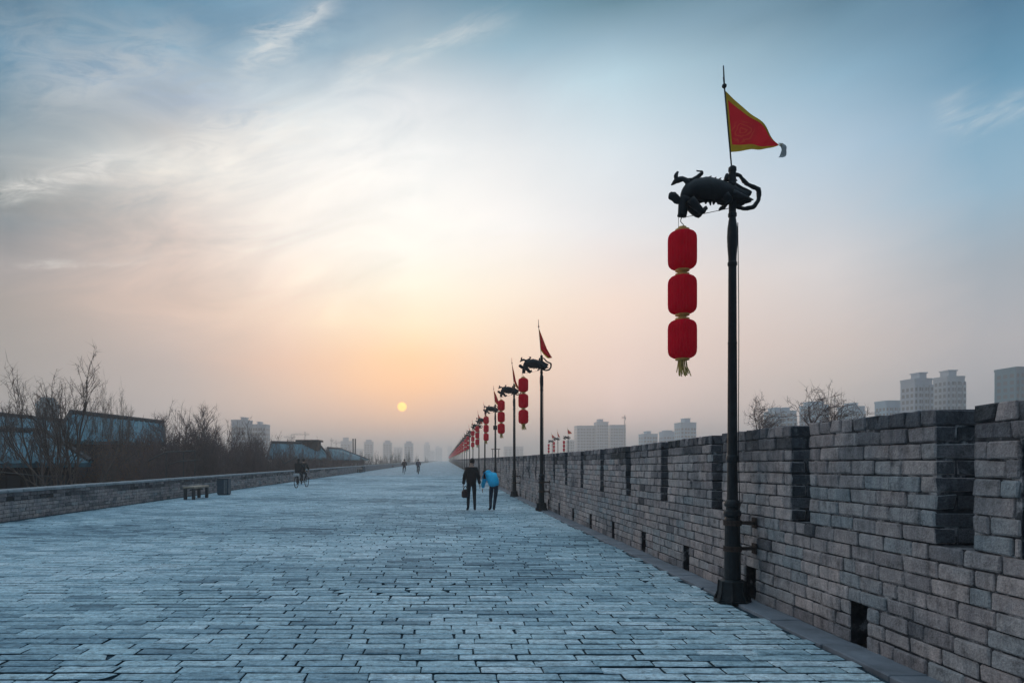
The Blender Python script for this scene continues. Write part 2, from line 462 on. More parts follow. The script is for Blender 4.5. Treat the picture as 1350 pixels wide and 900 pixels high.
def parapet():
    mb = MB(); Y0, Y1 = 1.0, 62.0
    for c in range(SILLC):
        y = Y0 - (.17 if c % 2 else 0)
        while y < Y1:
            L = .335*random.uniform(.86, 1.12)
            if random.random() < .12: L = .18
            segs = [(y, min(y+L, Y1))]
            if c < DHC:
                for d in drains(Y0, Y1):
                    new = []
                    for a, b in segs:
                        if b <= d-DW or a >= d+DW: new.append((a, b))
                        else:
                            if a < d-DW: new.append((a, d-DW))
                            if b > d+DW: new.append((d+DW, b))
                    segs = new
            for a, b in segs:
                if b-a > .03: brick(mb, 0, .16, a, b, c, tone_wall(c, a))
            y += L
    mb.build('parapet_face', M['brick'], wall, tone=True)
    core = MB(); far = MB()
    ds = drains(Y0, END)
    prev = -30.0
    for d in ds:
        if d < 0: continue
        H = SILLC*BH
        def seg(a, b, z0, z1, x0=.018, tgt=core):
            n = max(1, int((b-a)/4)); 
            for i in range(n):
                ya, yb = a+(b-a)*i/n, a+(b-a)*(i+1)/n
                P = [wfn((x, yy, z)) for z in (z0, z1) for yy in (ya, yb) for x in (x0, THK)]
                tgt.add(P, [(0, 2, 3, 1), (4, 5, 7, 6), (0, 1, 5, 4), (2, 6, 7, 3), (0, 4, 6, 2), (1, 3, 7, 5)])
        tgt, x0 = (core, .018) if d < Y1 else (far, 0)
        seg(prev, d-DW, 0, H-.004, x0, tgt)
        seg(d-DW, d+DW, DHC*BH, H-.004, x0, tgt)
        seg(d-DW, d+DW, 0, DHC*BH, .40, tgt)
        prev = d+DW
        if d > 320: break
    n = 30
    P = []
    far.box(3.34, 3.84, prev, END, 0, SILLC*BH*.9)
    core.build('parapet_core', M['mortar'], wall); far.build('distant_parapet', M['brick_far'], wall)
parapet()
def merlon_mesh(k, hole=False):
    """one merlon with real bricks on the faces that show, local y from its near end"""
    y0 = M0 + k*PITCH; y1 = y0+ML
    mb = MB(); e = .17; H0 = SILLC
    hy0, hy1, hc0, hc1 = y0+.80, y0+1.33, 7, 14
    for c in range(H0, 16):
        odd = c % 2; j = (.010 if c == 15 else .007) if c >= 14 else .005
        L0 = .175 if c == 15 else .345
        # near end face (towards -Y): gap shade painted into its tone, with damp algae
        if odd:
            shade_tone = max(0, random.gauss(.15, .05)); brick(mb, 0, .33, y0, y0+e, c, tone_wall(c, y0), j, shade_tone); brick(mb, .335, THK, y0, y0+e, c, tone_wall(c, y0)-.28, j, shade_tone)
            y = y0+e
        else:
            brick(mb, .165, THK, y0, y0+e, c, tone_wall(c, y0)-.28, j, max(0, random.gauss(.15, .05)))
            y = y0
        while y < y1-.01:
            L = L0*random.uniform(.9, 1.1)
            if y1-(y+L) < .09: L = y1-y
            a, b = y, min(y+L, y1)
            if hole and hc0 <= c < hc1 and b > hy0 and a < hy1:
                if a < hy0-.04: brick(mb, 0, .16, a, hy0, c, tone_wall(c, a), j)
                if b > hy1+.04: brick(mb, 0, .16, hy1, b, c, tone_wall(c, a), j)
            else:
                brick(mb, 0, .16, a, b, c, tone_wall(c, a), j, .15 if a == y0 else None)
            y += L
    def core(a, b, z0, z1, x0=.018):
        P = [wfn((x, yy, z)) for z in (z0, z1) for yy in (a, b) for x in (x0, THK-.005)]
        mb.add(P, [(0, 2, 3, 1), (4, 5, 7, 6), (0, 1, 5, 4), (2, 6, 7, 3), (0, 4, 6, 2), (1, 3, 7, 5)], 1)
    if hole:
        core(y0+.012, hy0, H0*BH, 16*BH-.01); core(hy1, y1-.006, H0*BH, 16*BH-.01)
        core(hy0, hy1, hc1*BH, 16*BH-.01); core(hy0, hy1, H0*BH, hc1*BH, .34)
    else:
        core(y0+.012, y1-.006, H0*BH, 16*BH-.01)
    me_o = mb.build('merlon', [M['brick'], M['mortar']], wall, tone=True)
    return me_o
protos = []
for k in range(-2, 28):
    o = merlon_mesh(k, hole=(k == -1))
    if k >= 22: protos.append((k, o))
nb = 30
for i in range(28, 28+100-nb):
    k, src = protos[i % len(protos)]
    c = src.copy(); col.objects.link(c); c.parent = wall; c.location = (0, (i-k)*PITCH, 0)
mb = MB()
i = 28+100-nb
while M0+i*PITCH < END-3:
    a = M0+i*PITCH; mb.box(3.34, 3.84, a, a+ML, SILLC*BH*.9, 1.83); i += 1
s = mb.build('distant_merlons', M['brick_far'], wall); s['kind'] = 'stuff'

# ------------------------------------------------------------------ inner parapet (left)
lw = thing('inner_parapet_wall', 'low grey brick parapet with a pale coping along the left side of the rampart', 'parapet wall', (0, 0, 0))
mb = MB(); Y0, Y1 = 10.0, 74.0
for c in range(7):
    y = Y0 - (.17 if c % 2 else 0)
    while y < Y1:
        L = .335*random.uniform(.85, 1.15)
        t = min(1, max(0, .40+random.gauss(0, .09)+mn.noise(Vector((y*.3, c*.5, 9)))*.22 - (.20 if c >= 5 else 0)))
        g = .005; z0 = c*.1085
        mb.cbox(XL-.16, XL+random.uniform(-.005, .005)-(.012 if c < 5 else -.01), y+g, y+L-g, z0+g, z0+.1085-g, .007, .005, 0, t)
        y += L
mb.build('brick_face', M['brick'], lw, tone=True)
mb = MB(); mb.box(XL-.42, XL-.024, Y0, Y1, -.05, .757)
mb.build('wall_core', M['mortar'], lw)
mb = MB(); mb.box(XL-.42, XL-.004, -20, Y0, -.05, .757); mb.box(XL-.42, XL-.004, Y1, END, -.05, .757)
mb.build('distant_brick_face', M['brick_far'], lw)
mb = MB(); y = -20
while y < END:
    L = .66 if y < 74 else 30
    mb.cbox(XL-.47, XL+.045, y+.003, y+L-.003, .76, .85+random.uniform(-.005, .005), .012, .004 if y < 74 else 0)
    y += L
mb.build('coping', M['coping'], lw)
mb = MB()                                     # low dark strip along the foot of the parapet
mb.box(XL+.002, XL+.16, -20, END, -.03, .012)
struct(mb.build('left_foot_strip', M['paving_joint']))

# ------------------------------------------------------------------ lantern poles
def B(xc, yc, y=0): return ((xc-450)/443, y, 4.58+(800-yc)/443)
def b_tube(mb, pts, rads, n=10, sy=1.0, k=5):
    P = [B(*p) if len(p) == 2 else B(p[0], p[1], p[2]) for p in pts]
    mb.tube(spline(P, k), rspline([r/443 for r in rads], k), n, 0, True, sy)
def pole_parts(root, near=True):
    n = 16 if near else 8
    mb = MB()
    mb.lathe([(.205, 0), (.205, .028), (.18, .034), (.165, .08), (.15, .20), (.145, .245), (.115, .262)], 8, phase=.5)
    if near:
        for k in range(8):                    # raised ribs on the flared foot
            th = math.pi*2*(k+.5)/8
            d = Vector((math.cos(th), math.sin(th), 0))
            mb.tube([d*.195+Vector((0, 0, .03)), d*.16+Vector((0, 0, .12)), d*.148+Vector((0, 0, .25))], [.012, .011, .009], 5)
    mb.build('pedestal', M['iron'], root)
    mb = MB()
    mb.lathe([(.092, .255), (.090, .60), (.093, .605), (.093, .62), (.088, .625), (.083, .96), (.074, .985), (.094, 1.005), (.097, 1.03), (.094, 1.055), (.072, 1.075),
              (.072, 1.10), (.090, 1.115), (.092, 1.14), (.082, 1.165), (.062, 1.19), (.060, 1.25), (.056, 1.62), (.064, 1.635), (.066, 1.665), (.064, 1.69), (.055, 1.71),
              (.050, 3.0), (.052, 3.005), (.052, 3.02), (.0485, 3.025), (.045, 3.90), (.053, 3.915), (.053, 3.945), (.045, 3.96), (.047, 4.02), (.055, 4.13), (.059, 4.24), (.054, 4.35),
              (.040, 4.45), (.036, 4.47), (.048, 4.48), (.048, 4.515), (.040, 4.53), (.040, 5.00), (.046, 5.01), (.044, 5.05), (.022, 5.07)], n)
    o = mb.build('pole', M['iron'], root, smooth=False)
    # cast beast
    mb = MB(); k = 5 if near else 2; nn = 12 if near else 6
    b_tube(mb, [(205, 770), (215, 735), (262, 706), (335, 704), (420, 722), (490, 735), (530, 727), (550, 718)], [14, 38, 56, 64, 54, 36, 16, 3], nn, .62, k)
    b_tube(mb, [(225, 715), (222, 672), (200, 652), (165, 658), (136, 680)], [30, 17, 13, 16, 4], nn, .8, k)            # curved neck and beak
    b_tube(mb, [(164, 660), (158, 635), (170, 612)], [10, 12, 6], 6, .8, 3)
    b_tube(mb, [(205, 652), (240, 655), (275, 636), (294, 616), (266, 606)], [9, 11, 10, 8, 4], 8, .8, k)
    b_tube(mb, [(192, 775), (165, 758), (140, 735), (127, 720)], [8, 22, 25, 10], nn, .5, k)                             # open jaw leaf
    b_tube(mb, [(210, 745), (196, 790), (190, 845)], [30, 25, 24], nn, .7, 3)
    for sgn in (-1, 1):
        b_tube(mb, [(225, 765, sgn*.05), (262, 808, sgn*.06), (284, 826, sgn*.06), (306, 808, sgn*.06)], [26, 20, 16, 11], 8, 1, 3)
        b_tube(mb, [(400, 745, sgn*.06), (425, 775, sgn*.07), (392, 798, sgn*.07)], [26, 14, 6], 8, 1, 3)
        b_tube(mb, [(440, 735, sgn*.05), (495, 757, sgn*.06), (553, 762, sgn*.03)], [24, 17, 3], 8, 1, 3)
    for q in ((315, 762, 312, 782), (335, 765, 338, 786), (355, 765, 352, 783), (372, 762, 378, 782)):
        b_tube(mb, [(q[0], q[1]), (q[2], q[3])], [11, 3], 6, .6, 1)
    b_tube(mb, [(430, 668), (480, 690), (548, 716)], [20, 15, 2], 8, .5, 3)
    b_tube(mb, [(450, 770), (490, 780), (520, 772)], [20, 13, 4], 8, .6, 3)
    b_tube(mb, [(455, 640), (470, 629), (493, 636), (515, 667), (550, 688), (583, 706), (584, 755), (556, 794), (505, 802), (455, 785)], [10, 9, 9, 11, 10, 12, 11, 12, 10, 12], 8, 1, k)
    if near:
        for t in range(9):                    # scales along the back
            a = .12+t*.085; xx = 250+t*26; b_tube(mb, [(xx, 648+abs(t-3)*4), (xx+14, 634+abs(t-3)*5)], [8, 2], 5, .5, 1)
        b_tube(mb, [(425, 625), (418, 645), (425, 665)], [8, 12, 8], 6, 1, 2); b_tube(mb, [(462, 650), (470, 662)], [8, 6], 6, 1, 2)
    rb = random.Random(3)
    for q in range(26 if near else 8):        # ragged mane, feathers and scales
        u = rb.random(); xx = 235+u*265; yy_ = 702+ (xx-235)*.08 + rb.choice((-1, 1))*rb.uniform(38, 60)*(1-.35*u)
        b_tube(mb, [(xx, yy_, rb.uniform(-.04, .04)), (xx+rb.uniform(18, 34), yy_+rb.uniform(-4, 12)*(1 if yy_ > 702 else -.6), rb.uniform(-.04, .04))], [11, 2], 5, .6, 1)
    mb.v = [tuple(Vector(p)+Vector((mn.noise(Vector(p)*26), mn.noise(Vector(p)*23+Vector((5, 0, 0))), mn.noise(Vector(p)*25+Vector((0, 7, 0)))))*.009) for p in mb.v]
    mb.build('cast_beast', M['iron'], root, smooth=True)
    mb = MB()
    mb.tube([(-.008, 0, 5.04), (-.045, 0, 5.45), (-.103, 0, 6.10)], .009, 6)
    mb.tube([(-.093, 0, 5.97), (-.104, 0, 6.235)], [.011, .007], 6)
    mb.ell((-.094, 0, 6.0), (.028, .028, .028), 0, 10, 6)
    mb.build('finial_rod', M['iron'], root, smooth=True)
    if near:
        mb = MB()
        mb.tube(spline([B(212, 848, -.02), B(300, 832, -.02), B(432, 804, -.02)], 3), .004, 4)
        mb.tube(spline([(.05, -.03, 4.4), (.062, -.03, 3.2), (.058, -.03, 1.9), (.075, -.02, 1.2), (.09, .0, .9)], 4), .005, 4)
        mb.build('cable', M['iron'], root)
def brackets(root):
    for z in (.62, .92):
        mb = MB()
        mb.box(.07, .262, -.028, .028, z-.018, z+.018); mb.box(.245, .266, -.05, .05, z-.06, z+.06)
        mb.tube([(0, 0, z-.03), (0, 0, z+.03)], .102, 12)
        for s1 in (-1, 1): mb.tube([(.10, s1*.045, z), (.25, s1*.045, z)], .008, 6)
        mb.build('wall_bracket', M['rust'], root)
def flag_mesh(kind):
    mb = MB(); nt_, ns = 22, 16
    top = Vector((-.088, 0, 5.95)); bot = Vector((-.022, 0, 5.23))
    tip = {'fly': Vector((.60, .05, 5.34)), 'limp': Vector((.34, .10, 5.0)), 'hang': Vector((.17, -.12, 4.88))}[kind]
    P = []
    for i in range(ns+1):
        s_ = i/ns; h = top.lerp(bot, s_)
        for j in range(nt_+1):
            t = j/nt_
            p = h.lerp(tip, t)
            if kind == 'fly':
                p.y += .055*math.sin(t*8+s_*2.2)*t + .02*math.sin(t*17+s_*5)*t
                p.z += .012*math.sin(t*3.1)*(1-s_) - .012*math.sin(t*math.pi)*s_
            else:
                p.y += .09*math.sin(s_*9+t*4)*math.sin(math.pi*min(1, t*1.02))**.8
                p.x += .025*math.sin(s_*7+t*6)*t + .0*math.sin(math.pi*t)
                p.z -= .12*math.sin(math.pi*t)*s_
            P.append(p)
    o = len(mb.v); mb.v.extend([tuple(p) for p in P])
    for i in range(ns):
        for j in range(nt_):
            a = i*(nt_+1)+j
            br = i == 0 or i >= ns-2 or j == 0 or (kind == 'fly' and (j >= nt_-1 or i == 1))
            mb.f.append((a, a+nt_+1, a+nt_+2, a+1)); mb.m.append(1 if br else 0); mb.t.append(.5)
    return mb
FL = {}
for kd in ('fly', 'limp', 'hang'):
    o = flag_mesh(kd).build('flag', [M['flag_red'], M['yellow']], None, smooth=True); FL[kd] = o.data
    bpy.data.objects.remove(o)
# prototypes at their first real place
lamp_spots = [(7.95, 3.335), (22.3, 3.12), (30.7, 3.07), (42.0, 3.035), (54.0, 3.06), (63.0, 3.04), (77.0, 3.04), (88.0, 3.04)]
y = 100.0
while y < 640: lamp_spots.append((y, 3.04)); y += 12.0 if y < 300 else 16.0
G1, G2 = 'lantern poles along the battlement', 'lantern strings hanging from the poles'
pole_labels = ['nearest lantern pole with a cast beast and a flying red pennant, bolted to the battlement',
 'second lantern pole from the camera, dark iron with a drooping red flag',
 'third lantern pole from the camera, just behind the second one',
 'fourth lantern pole from the camera, with a small square box halfway up',
 'fifth lantern pole from the camera, rising above the two standing people',
 'sixth lantern pole from the camera, seen above the head of the person in black',
 'seventh lantern pole from the camera, slender and hazy beyond the sixth',
 'eighth lantern pole from the camera, last one before the crowded far row']
str_labels = ['large string of three red lanterns with gold tassel, nearest the camera',
 'second string of three red lanterns from the camera, hanging beside the second pole',
 'third string of three red lanterns from the camera, just left of the second pole top',
 'fourth string of three red lanterns from the camera, beside the pole with the small box',
 'fifth string of three red lanterns from the camera, above the person in the blue jacket',
 'sixth string of three red lanterns from the camera, above the two standing people',
 'seventh string of red lanterns from the camera, small and slightly hazy',
 'eighth string of red lanterns from the camera, last before the crowded far row']
FARP = 'hazy far lantern pole in the crowded row shrinking towards the vanishing point'
FARS = 'hazy far string of red lanterns in the crowded row shrinking towards the vanishing point'
root = thing('lantern_pole', pole_labels[0], 'lantern pole', (lamp_spots[0][1], lamp_spots[0][0], 0), G1)
pole_parts(root, True); brackets(root)
f = link('flag', FL['fly'], root)
mb = MB()
for q in range(2):
    P = [(.58, .05, 5.36-.02*q), (.625, .04+.02*q, 5.31), (.61+.02*q, .06, 5.22), (.585, .05, 5.19)]
    S = spline(P, 3)
    for i in range(len(S)-1):
        a, b = S[i], S[i+1]; w = .028
        mb.add([a+Vector((-w, 0, 0)), a+Vector((w, 0, 0)), b+Vector((w, 0, 0)), b+Vector((-w, 0, 0))], [(0, 1, 2, 3)])
mb.build('ribbon', M['white_cloth'], root, smooth=True)
far_root = thing('lantern_pole', FARP, 'lantern pole', (3.04, lamp_spots[6][0], 0), G1)
pole_parts(far_root, False); link('flag', FL['hang'], far_root)
# lantern string: origin under the beast's jaw on the hook line
def strings(root, near):
    n = 56 if near else 12
    for q, zc in enumerate((4.09, 3.572, 3.055)):
        mb = MB()
        prof = [(.066, -.224), (.098, -.219), (.130, -.203), (.150, -.180), (.160, -.150), (.163, -.11), (.163, .11), (.160, .150), (.150, .180), (.130, .203), (.098, .219), (.066, .224)]
        mb.lathe(prof, n, 0, (0, 0, zc), lobes=1, amp=.055 if near else 0)
        o = mb.build('lantern', M['lantern_red'], root, smooth=not near)
        for s1 in (-1, 1):
            mb = MB(); pr = [(.070, .221), (.080, .224), (.080, .243), (.062, .248)]
            mb.lathe([(r_, s1*z_) for r_, z_ in pr][::s1], 20 if near else 8, 0, (0, 0, zc))
            mb.build('lantern_rim', M['gold'], o, smooth=False)
        if near and q < 3:
            mb = MB(); mb.tube([(.0, 0, zc+.25), (0, 0, zc+.272)], .045, 10); mb.build('lantern_collar', M['gold'], o)
    mb = MB()
    for a in range(22 if near else 7):
        th = a*2.4; r = .045*math.sqrt((a+1)/22 if near else (a+1)/7)
        dx, dy = r*math.cos(th), r*math.sin(th)
        mb.tube([(dx, dy, 2.83), (dx*1.3, dy*1.3, 2.74), (dx*1.8+random.uniform(0, .03), dy*1.8, 2.64+random.uniform(-.02, .03))], .006 if near else .012, 4)
    mb.build('tassel', M['tassel'], root)
    mb = MB()
    mb.tube(spline([(0, 0, 4.33), (.02, 0, 4.37), (0, 0, 4.40), (-.02, 0, 4.43), (0, 0, 4.49)], 3), .005, 4)
    if near: mb.tube([(-.045, 0, 4.48), (-.045, 0, 4.30)], .003, 4)
    mb.build('hook', M['iron'], root)
sroot = thing('lantern_string', str_labels[0], 'lanterns', (lamp_spots[0][1]-.583, lamp_spots[0][0], 0), G2)
strings(sroot, True)
sfar = thing('lantern_string', FARS, 'lanterns', (3.04-.583, lamp_spots[6][0], 0), G2)
strings(sfar, False)
index_kids()
for i, (yy, xx) in enumerate(lamp_spots):
    lab = pole_labels[i] if i < 8 else FARP; labs = str_labels[i] if i < 8 else FARS
    if i == 0: continue
    if i == 6: p, s = far_root, sfar
    else:
        p = copy_tree(root if i < 5 else far_root); s = copy_tree(sroot if i < 5 else sfar)
    p.location = (xx, yy, 0); s.location = (xx-.583, yy, 0)
    p['label'] = lab; s['label'] = labs
    s.rotation_euler[0] = random.uniform(-.02, .02); s.rotation_euler[1] = random.uniform(-.006, .006)
    if i > 1: p.rotation_euler = (random.uniform(-.008, .008), random.uniform(-.003, .003), random.uniform(-.12, .12))
    for ch in list(p.children):
        if ch.name.startswith('flag'):
            ch.data = FL['limp' if i in (1, 3, 5) or i % 3 == 0 else 'hang']
        elif ch.name.startswith('ribbon'): bpy.data.objects.remove(ch)
    if i == 3:
        mb = MB(); mb.box(-.12, .12, -.1, .1, 3.50, 3.76); mb.build('junction_box', M['iron'], p)
bast = thing('bastion_parapet', 'far stretch of brick parapet round a bastion beyond the battlement', 'parapet wall', (0, 0, 0))
mb = MB()
mb.box(4.0, 20, 84, 84.5, -.04, 1.5); mb.box(19.5, 20, 84.5, 122, -.04, 1.5); mb.box(4.0, 20, 121.5, 122, -.04, 1.5)
mb.build('wall_face', M['brick_far'], bast)
for q, (px, yy, lab) in enumerate(((749, 95, 'right one of the three far lantern poles beyond the battlement'), (735.5, 101, 'middle one of the three far lantern poles beyond the battlement'), (728, 114, 'left one of the three far lantern poles beyond the battlement'))):
    p = copy_tree(far_root); p.location = (X_at(px, yy), yy, 0); p['label'] = lab; p['group'] = 'lantern poles on the bastion'
    s = copy_tree(sfar); s.location = (X_at(px, yy)-.583, yy, 0); s['group'] = 'lantern strings on the bastion'
    s['label'] = ('right', 'middle', 'left')[q] + ' one of the three small lantern strings beyond the battlement'
    for ch in p.children:
        if ch.name.startswith('flag'): ch.data = FL['fly' if q != 1 else 'limp']
sg = thing('sign_frame', 'thin metal frame standing on the far battlement behind the fourth lantern pole', 'metal frame', (0, 0, 0))
mb = MB()
for px in (649.5, 657.5): mb.tube([(X_at(px, 60), 60, 1.8), (X_at(px, 60), 60, 2.62)], .03, 5)
mb.tube([(X_at(647.5, 60), 60, 2.6), (X_at(659.5, 60), 60, 2.6)], .035, 5)
mb.build('frame_bars', M['rail'], sg)

# ------------------------------------------------------------------ bench and bin
def bench(x, y, label):
    t = thing('park_bench', label, 'bench', (x, y, 0), 'benches along the left parapet')
    mb = MB()
    for k in range(2): mb.cbox(-.24, .24, -.88+k*.885, -.88+k*.885+.875, .46, .54, .012)
    mb.build('seat', M['timber'], t)
    for lx, ly in ((-.17, -.78), (.17, -.78), (-.17, .78), (.17, .78)):
        mb = MB(); mb.cbox(lx-.055, lx+.055, ly-.07, ly+.07, 0, .458, .01); mb.build('leg', M['dark_stone'], t)
    mb = MB(); mb.cbox(-.03, .03, -.705, .705, .36, .42, .006); mb.build('stretcher', M['dark_stone'], t)
def bin_(x, y, label):
    t = thing('litter_bin', label, 'litter bin', (x, y, 0), 'litter bins beside the benches')
    mb = MB(); mb.cbox(-.27, .27, -.2, .2, .04, .74, .01); mb.box(-.24, .24, -.17, .17, 0, .04); mb.build('body', M['bin_body'], t)
    mb = MB(); mb.cbox(-.29, .29, -.22, .22, .742, .80, .012); mb.build('lid', M['bin_body'], t)
    for sx in (.06, .14):
        mb = MB(); mb.box(sx, sx+.035, -.212, -.202, .06, .72); mb.build('band', M['bin_band'], t)
bench(-10.66, 29.15, 'nearest low bench with a pale plank seat, beside the dark litter bin')
bin_(-10.5, 32.3, 'nearest dark blue litter bin with two pale bands, behind the first bench')
bench(X_at(474.5, 89), 89, 'second bench far along the left parapet, between the tandem and the cyclists')
bin_(X_at(479, 94), 94, 'small far litter bin behind the second bench')
bench(X_at(517, 150), 150, 'tiny farthest bench against the left parapet, left of the cyclists')

# ------------------------------------------------------------------ people
def skin_mesh(verts, edges, rad, sub=2):
    me = bpy.data.meshes.new('tmp'); me.from_pydata(verts, edges, [])
    o = bpy.data.objects.new('tmp', me); col.objects.link(o)
    o.modifiers.new('s', 'SKIN')
    sv = me.skin_vertices[0].data
    for i, r in enumerate(rad): sv[i].radius = (r, r) if not isinstance(r, tuple) else r
    sv[0].use_root = True
    m = o.modifiers.new('u', 'SUBSURF'); m.levels = sub; m.render_levels = sub
    dg = bpy.context.evaluated_depsgraph_get(); dg.update()
    ev = o.evaluated_get(dg); out = bpy.data.meshes.new_from_object(ev)
    vs = [v.co.copy() for v in out.vertices]; fs = [tuple(p.vertices) for p in out.polygons]
    bpy.data.objects.remove(o); bpy.data.meshes.remove(out)
    return vs, fs
def stand(h=1.72):
    k = h/1.72
    J = dict(pelvis=(0, 0, .93), waist=(0, 0, 1.08), chest=(0, 0, 1.30), neck=(0, .0, 1.46), head=(0, .02, 1.60),
        sL=(-.155, 0, 1.365), eL=(-.225, -.02, 1.11), wL=(-.25, .04, .88), sR=(.155, 0, 1.365), eR=(.225, -.02, 1.11), wR=(.25, .04, .88),
        hL=(-.09, 0, .88), kL=(-.10, .02, .48), aL=(-.11, -.02, .09), tL=(-.12, .14, .035),
        hR=(.09, 0, .88), kR=(.10, .02, .48), aR=(.11, -.02, .09), tR=(.12, .14, .035))
    return {a: Vector(b)*k for a, b in J.items()}
def person(label, loc, J, mj, mt, group=None, rz=0, hair_long=False, bulk=1.0, hood=False):
    t = thing('person', label, 'person', loc, group, rz)
    order = ['pelvis', 'waist', 'chest', 'neck', 'head', 'sL', 'eL', 'wL', 'sR', 'eR', 'wR', 'hL', 'kL', 'aL', 'tL', 'hR', 'kR', 'aR', 'tR']
    ix = {n_: i for i, n_ in enumerate(order)}
    rad = dict(pelvis=(.135, .11), waist=(.12, .095), chest=(.14, .10), neck=.055, head=.05, sL=.06, eL=.045, wL=.03, sR=.06, eR=.045, wR=.03, hL=.09, kL=.062, aL=.045, tL=.038, hR=.09, kR=.062, aR=.045, tR=.038)
    E = [('pelvis', 'waist'), ('waist', 'chest'), ('chest', 'neck'), ('neck', 'head'), ('chest', 'sL'), ('sL', 'eL'), ('eL', 'wL'), ('chest', 'sR'), ('sR', 'eR'), ('eR', 'wR'),
         ('pelvis', 'hL'), ('hL', 'kL'), ('kL', 'aL'), ('aL', 'tL'), ('pelvis', 'hR'), ('hR', 'kR'), ('kR', 'aR'), ('aR', 'tR')]
    vs, fs = skin_mesh([J[n_] for n_ in order], [(ix[a], ix[b]) for a, b in E], [rad[n_] for n_ in order])
    mb = MB(); mb.v = [tuple(v) for v in vs]
    def segd(p, a, b):
        ab = b-a; u = max(0, min(1, (p-a).dot(ab)/max(1e-9, ab.length_squared))); return (p-(a+ab*u)).length
    cls = {'neck-head': 0, 'chest-neck': 0, 'aL-tL': 2, 'aR-tR': 2}
    for f_ in fs:
        c = sum((vs[i] for i in f_), Vector())/len(f_)
        a, b = min(E, key=lambda e: segd(c, J[e[0]], J[e[1]]))
        mb.f.append(f_); mb.m.append(cls.get(a+'-'+b, 1)); mb.t.append(.5)
    hd, nk = J['head'], J['neck']
    up = (hd-nk).normalized(); fw = Vector((0, 1, 0)); fw = (fw-up*fw.dot(up)).normalized(); rt = fw.cross(up)
    rot = Matrix((rt, fw, up)).transposed()
    mb.ell(hd+up*.02, (.075, .092, .115), 0, 16, 12, rot)
    mb.ell(hd+fw*.093+up*.005, (.013, .020, .024), 0, 8, 6, rot)
    for s1 in (-1, 1):
        mb.ell(hd+rt*.076*s1+up*.01, (.012, .020, .032), 0, 8, 6, rot)
        mb.ell(hd+rt*.030*s1+fw*.082+up*.03, (.014, .010, .008), 2, 8, 6, rot)
    mb.ell(hd+fw*.086-up*.045, (.024, .009, .007), 2, 8, 6, rot)
    for s_, w in (('L', J['wL']), ('R', J['wR'])):
        e = J['e'+s_]; d = (w-e).normalized(); side = d.cross(Vector((0, 1, 0)));
        side = Vector((0, 1, 0)) if side.length < .1 else Vector((0, 1, 0))-d*d.y
        side.normalize(); nrm = d.cross(side).normalized()
        if (nrm.x > 0) == (s_ == 'R'): nrm = -nrm
        palm = w+d*.05
        mb.ell(palm, (.018, .042, .052), 0, 8, 6, Matrix((nrm, side, d)).transposed())
        for q in range(4):
            b0 = palm+d*.035+side*(.03-.02*q); L = (.065, .075, .07, .055)[q]
            mb.tube([b0, b0+d*L*.5+nrm*.006, b0+d*L*.85+nrm*.028], [.0095, .0085, .007], 5)
        b0 = palm-d*.01+side*.035
        mb.tube([b0, b0+side*.025+d*.03, b0+side*.025+d*.055+nrm*.015], [.011, .010, .008], 5)
    mb.build('body', [M['skin'], mt, M['shoe']], t, smooth=True)
    b = bulk
    wl, wr = J['wL'], J['wR']
    o2 = ['pelvis', 'waist', 'chest', 'neck', 'sL', 'eL', 'wL', 'sR', 'eR', 'wR']
    r2 = dict(pelvis=(.19*b, .155*b), waist=(.17*b, .135*b), chest=(.165*b, .13*b), neck=.085, sL=.085*b, eL=.066*b, wL=.05, sR=.085*b, eR=.066*b, wR=.05)
    j2 = {n_: J[n_].copy() for n_ in o2}
    j2['pelvis'] = J['pelvis'] + (J['pelvis']-J['waist'])*.75
    j2['neck'] = J['neck'] - (J['neck']-J['chest'])*.18
    E2 = [e for e in E if e[0] in o2 and e[1] in o2]
    i2 = {n_: i for i, n_ in enumerate(o2)}
    vs, fs = skin_mesh([j2[n_] for n_ in o2], [(i2[a], i2[c]) for a, c in E2], [r2[n_] for n_ in o2])
    mb = MB(); mb.add(vs, fs)
    if hood: mb.ell(J['neck']+Vector((0, -.06, .03)), (.10, .07, .08), 0, 12, 8)
    mb.v = [tuple(Vector(p)+Vector((mn.noise(Vector(p)*11), mn.noise(Vector(p)*13+Vector((3, 0, 0))), 0))*.022) for p in mb.v]
    mb.build('jacket', mj, t, smooth=True)
    mb = MB()
    mb.ell(hd+up*.038-fw*.018, (.086, .094, .112), 0, 16, 12, rot)
    if hair_long: mb.ell(hd-up*.07-fw*.05, (.075, .05, .13), 0, 12, 8, rot)
    mb.build('hair', M['hair'], t, smooth=True)
    return t
YP = 22.2
J = stand(1.70)
J['head'] += Vector((.02, .05, -.015)); J['wL'] += Vector((-.01, .02, -.02)); J['wR'] = Vector((.27, .08, .86))
J['kR'] += Vector((.0, .03, 0)); J['aL'] += Vector((.0, -.02, 0)); J['tL'] += Vector((-.02, -.02, 0))
person('person in a black jacket and dark trousers standing with back turned, bag in hand', (X_at(621.5, YP), YP, 0), J, M['jacket_black'], M['trousers'], 'two people standing near the battlement', bulk=1.06)
hb = thing('handbag', 'dark brown bag held by the person in the black jacket', 'bag', (X_at(612.2, YP), YP, 0))
mb = MB(); mb.v = []
mb.cbox(-.09, .14, -.05, .09, .42, .66, .04)
mb.tube([(.02, .02, .70), (.02, .02, .64)], [.05, .10], 8)
mb.build('bag_body', M['leather'], hb)
mb = MB(); mb.tube(spline([(-.05, .03, .65), (0, .04, .76), (.035, .05, .80), (.07, .04, .76), (.10, .03, .65)], 4), .011, 6); mb.build('handle', M['leather'], hb)
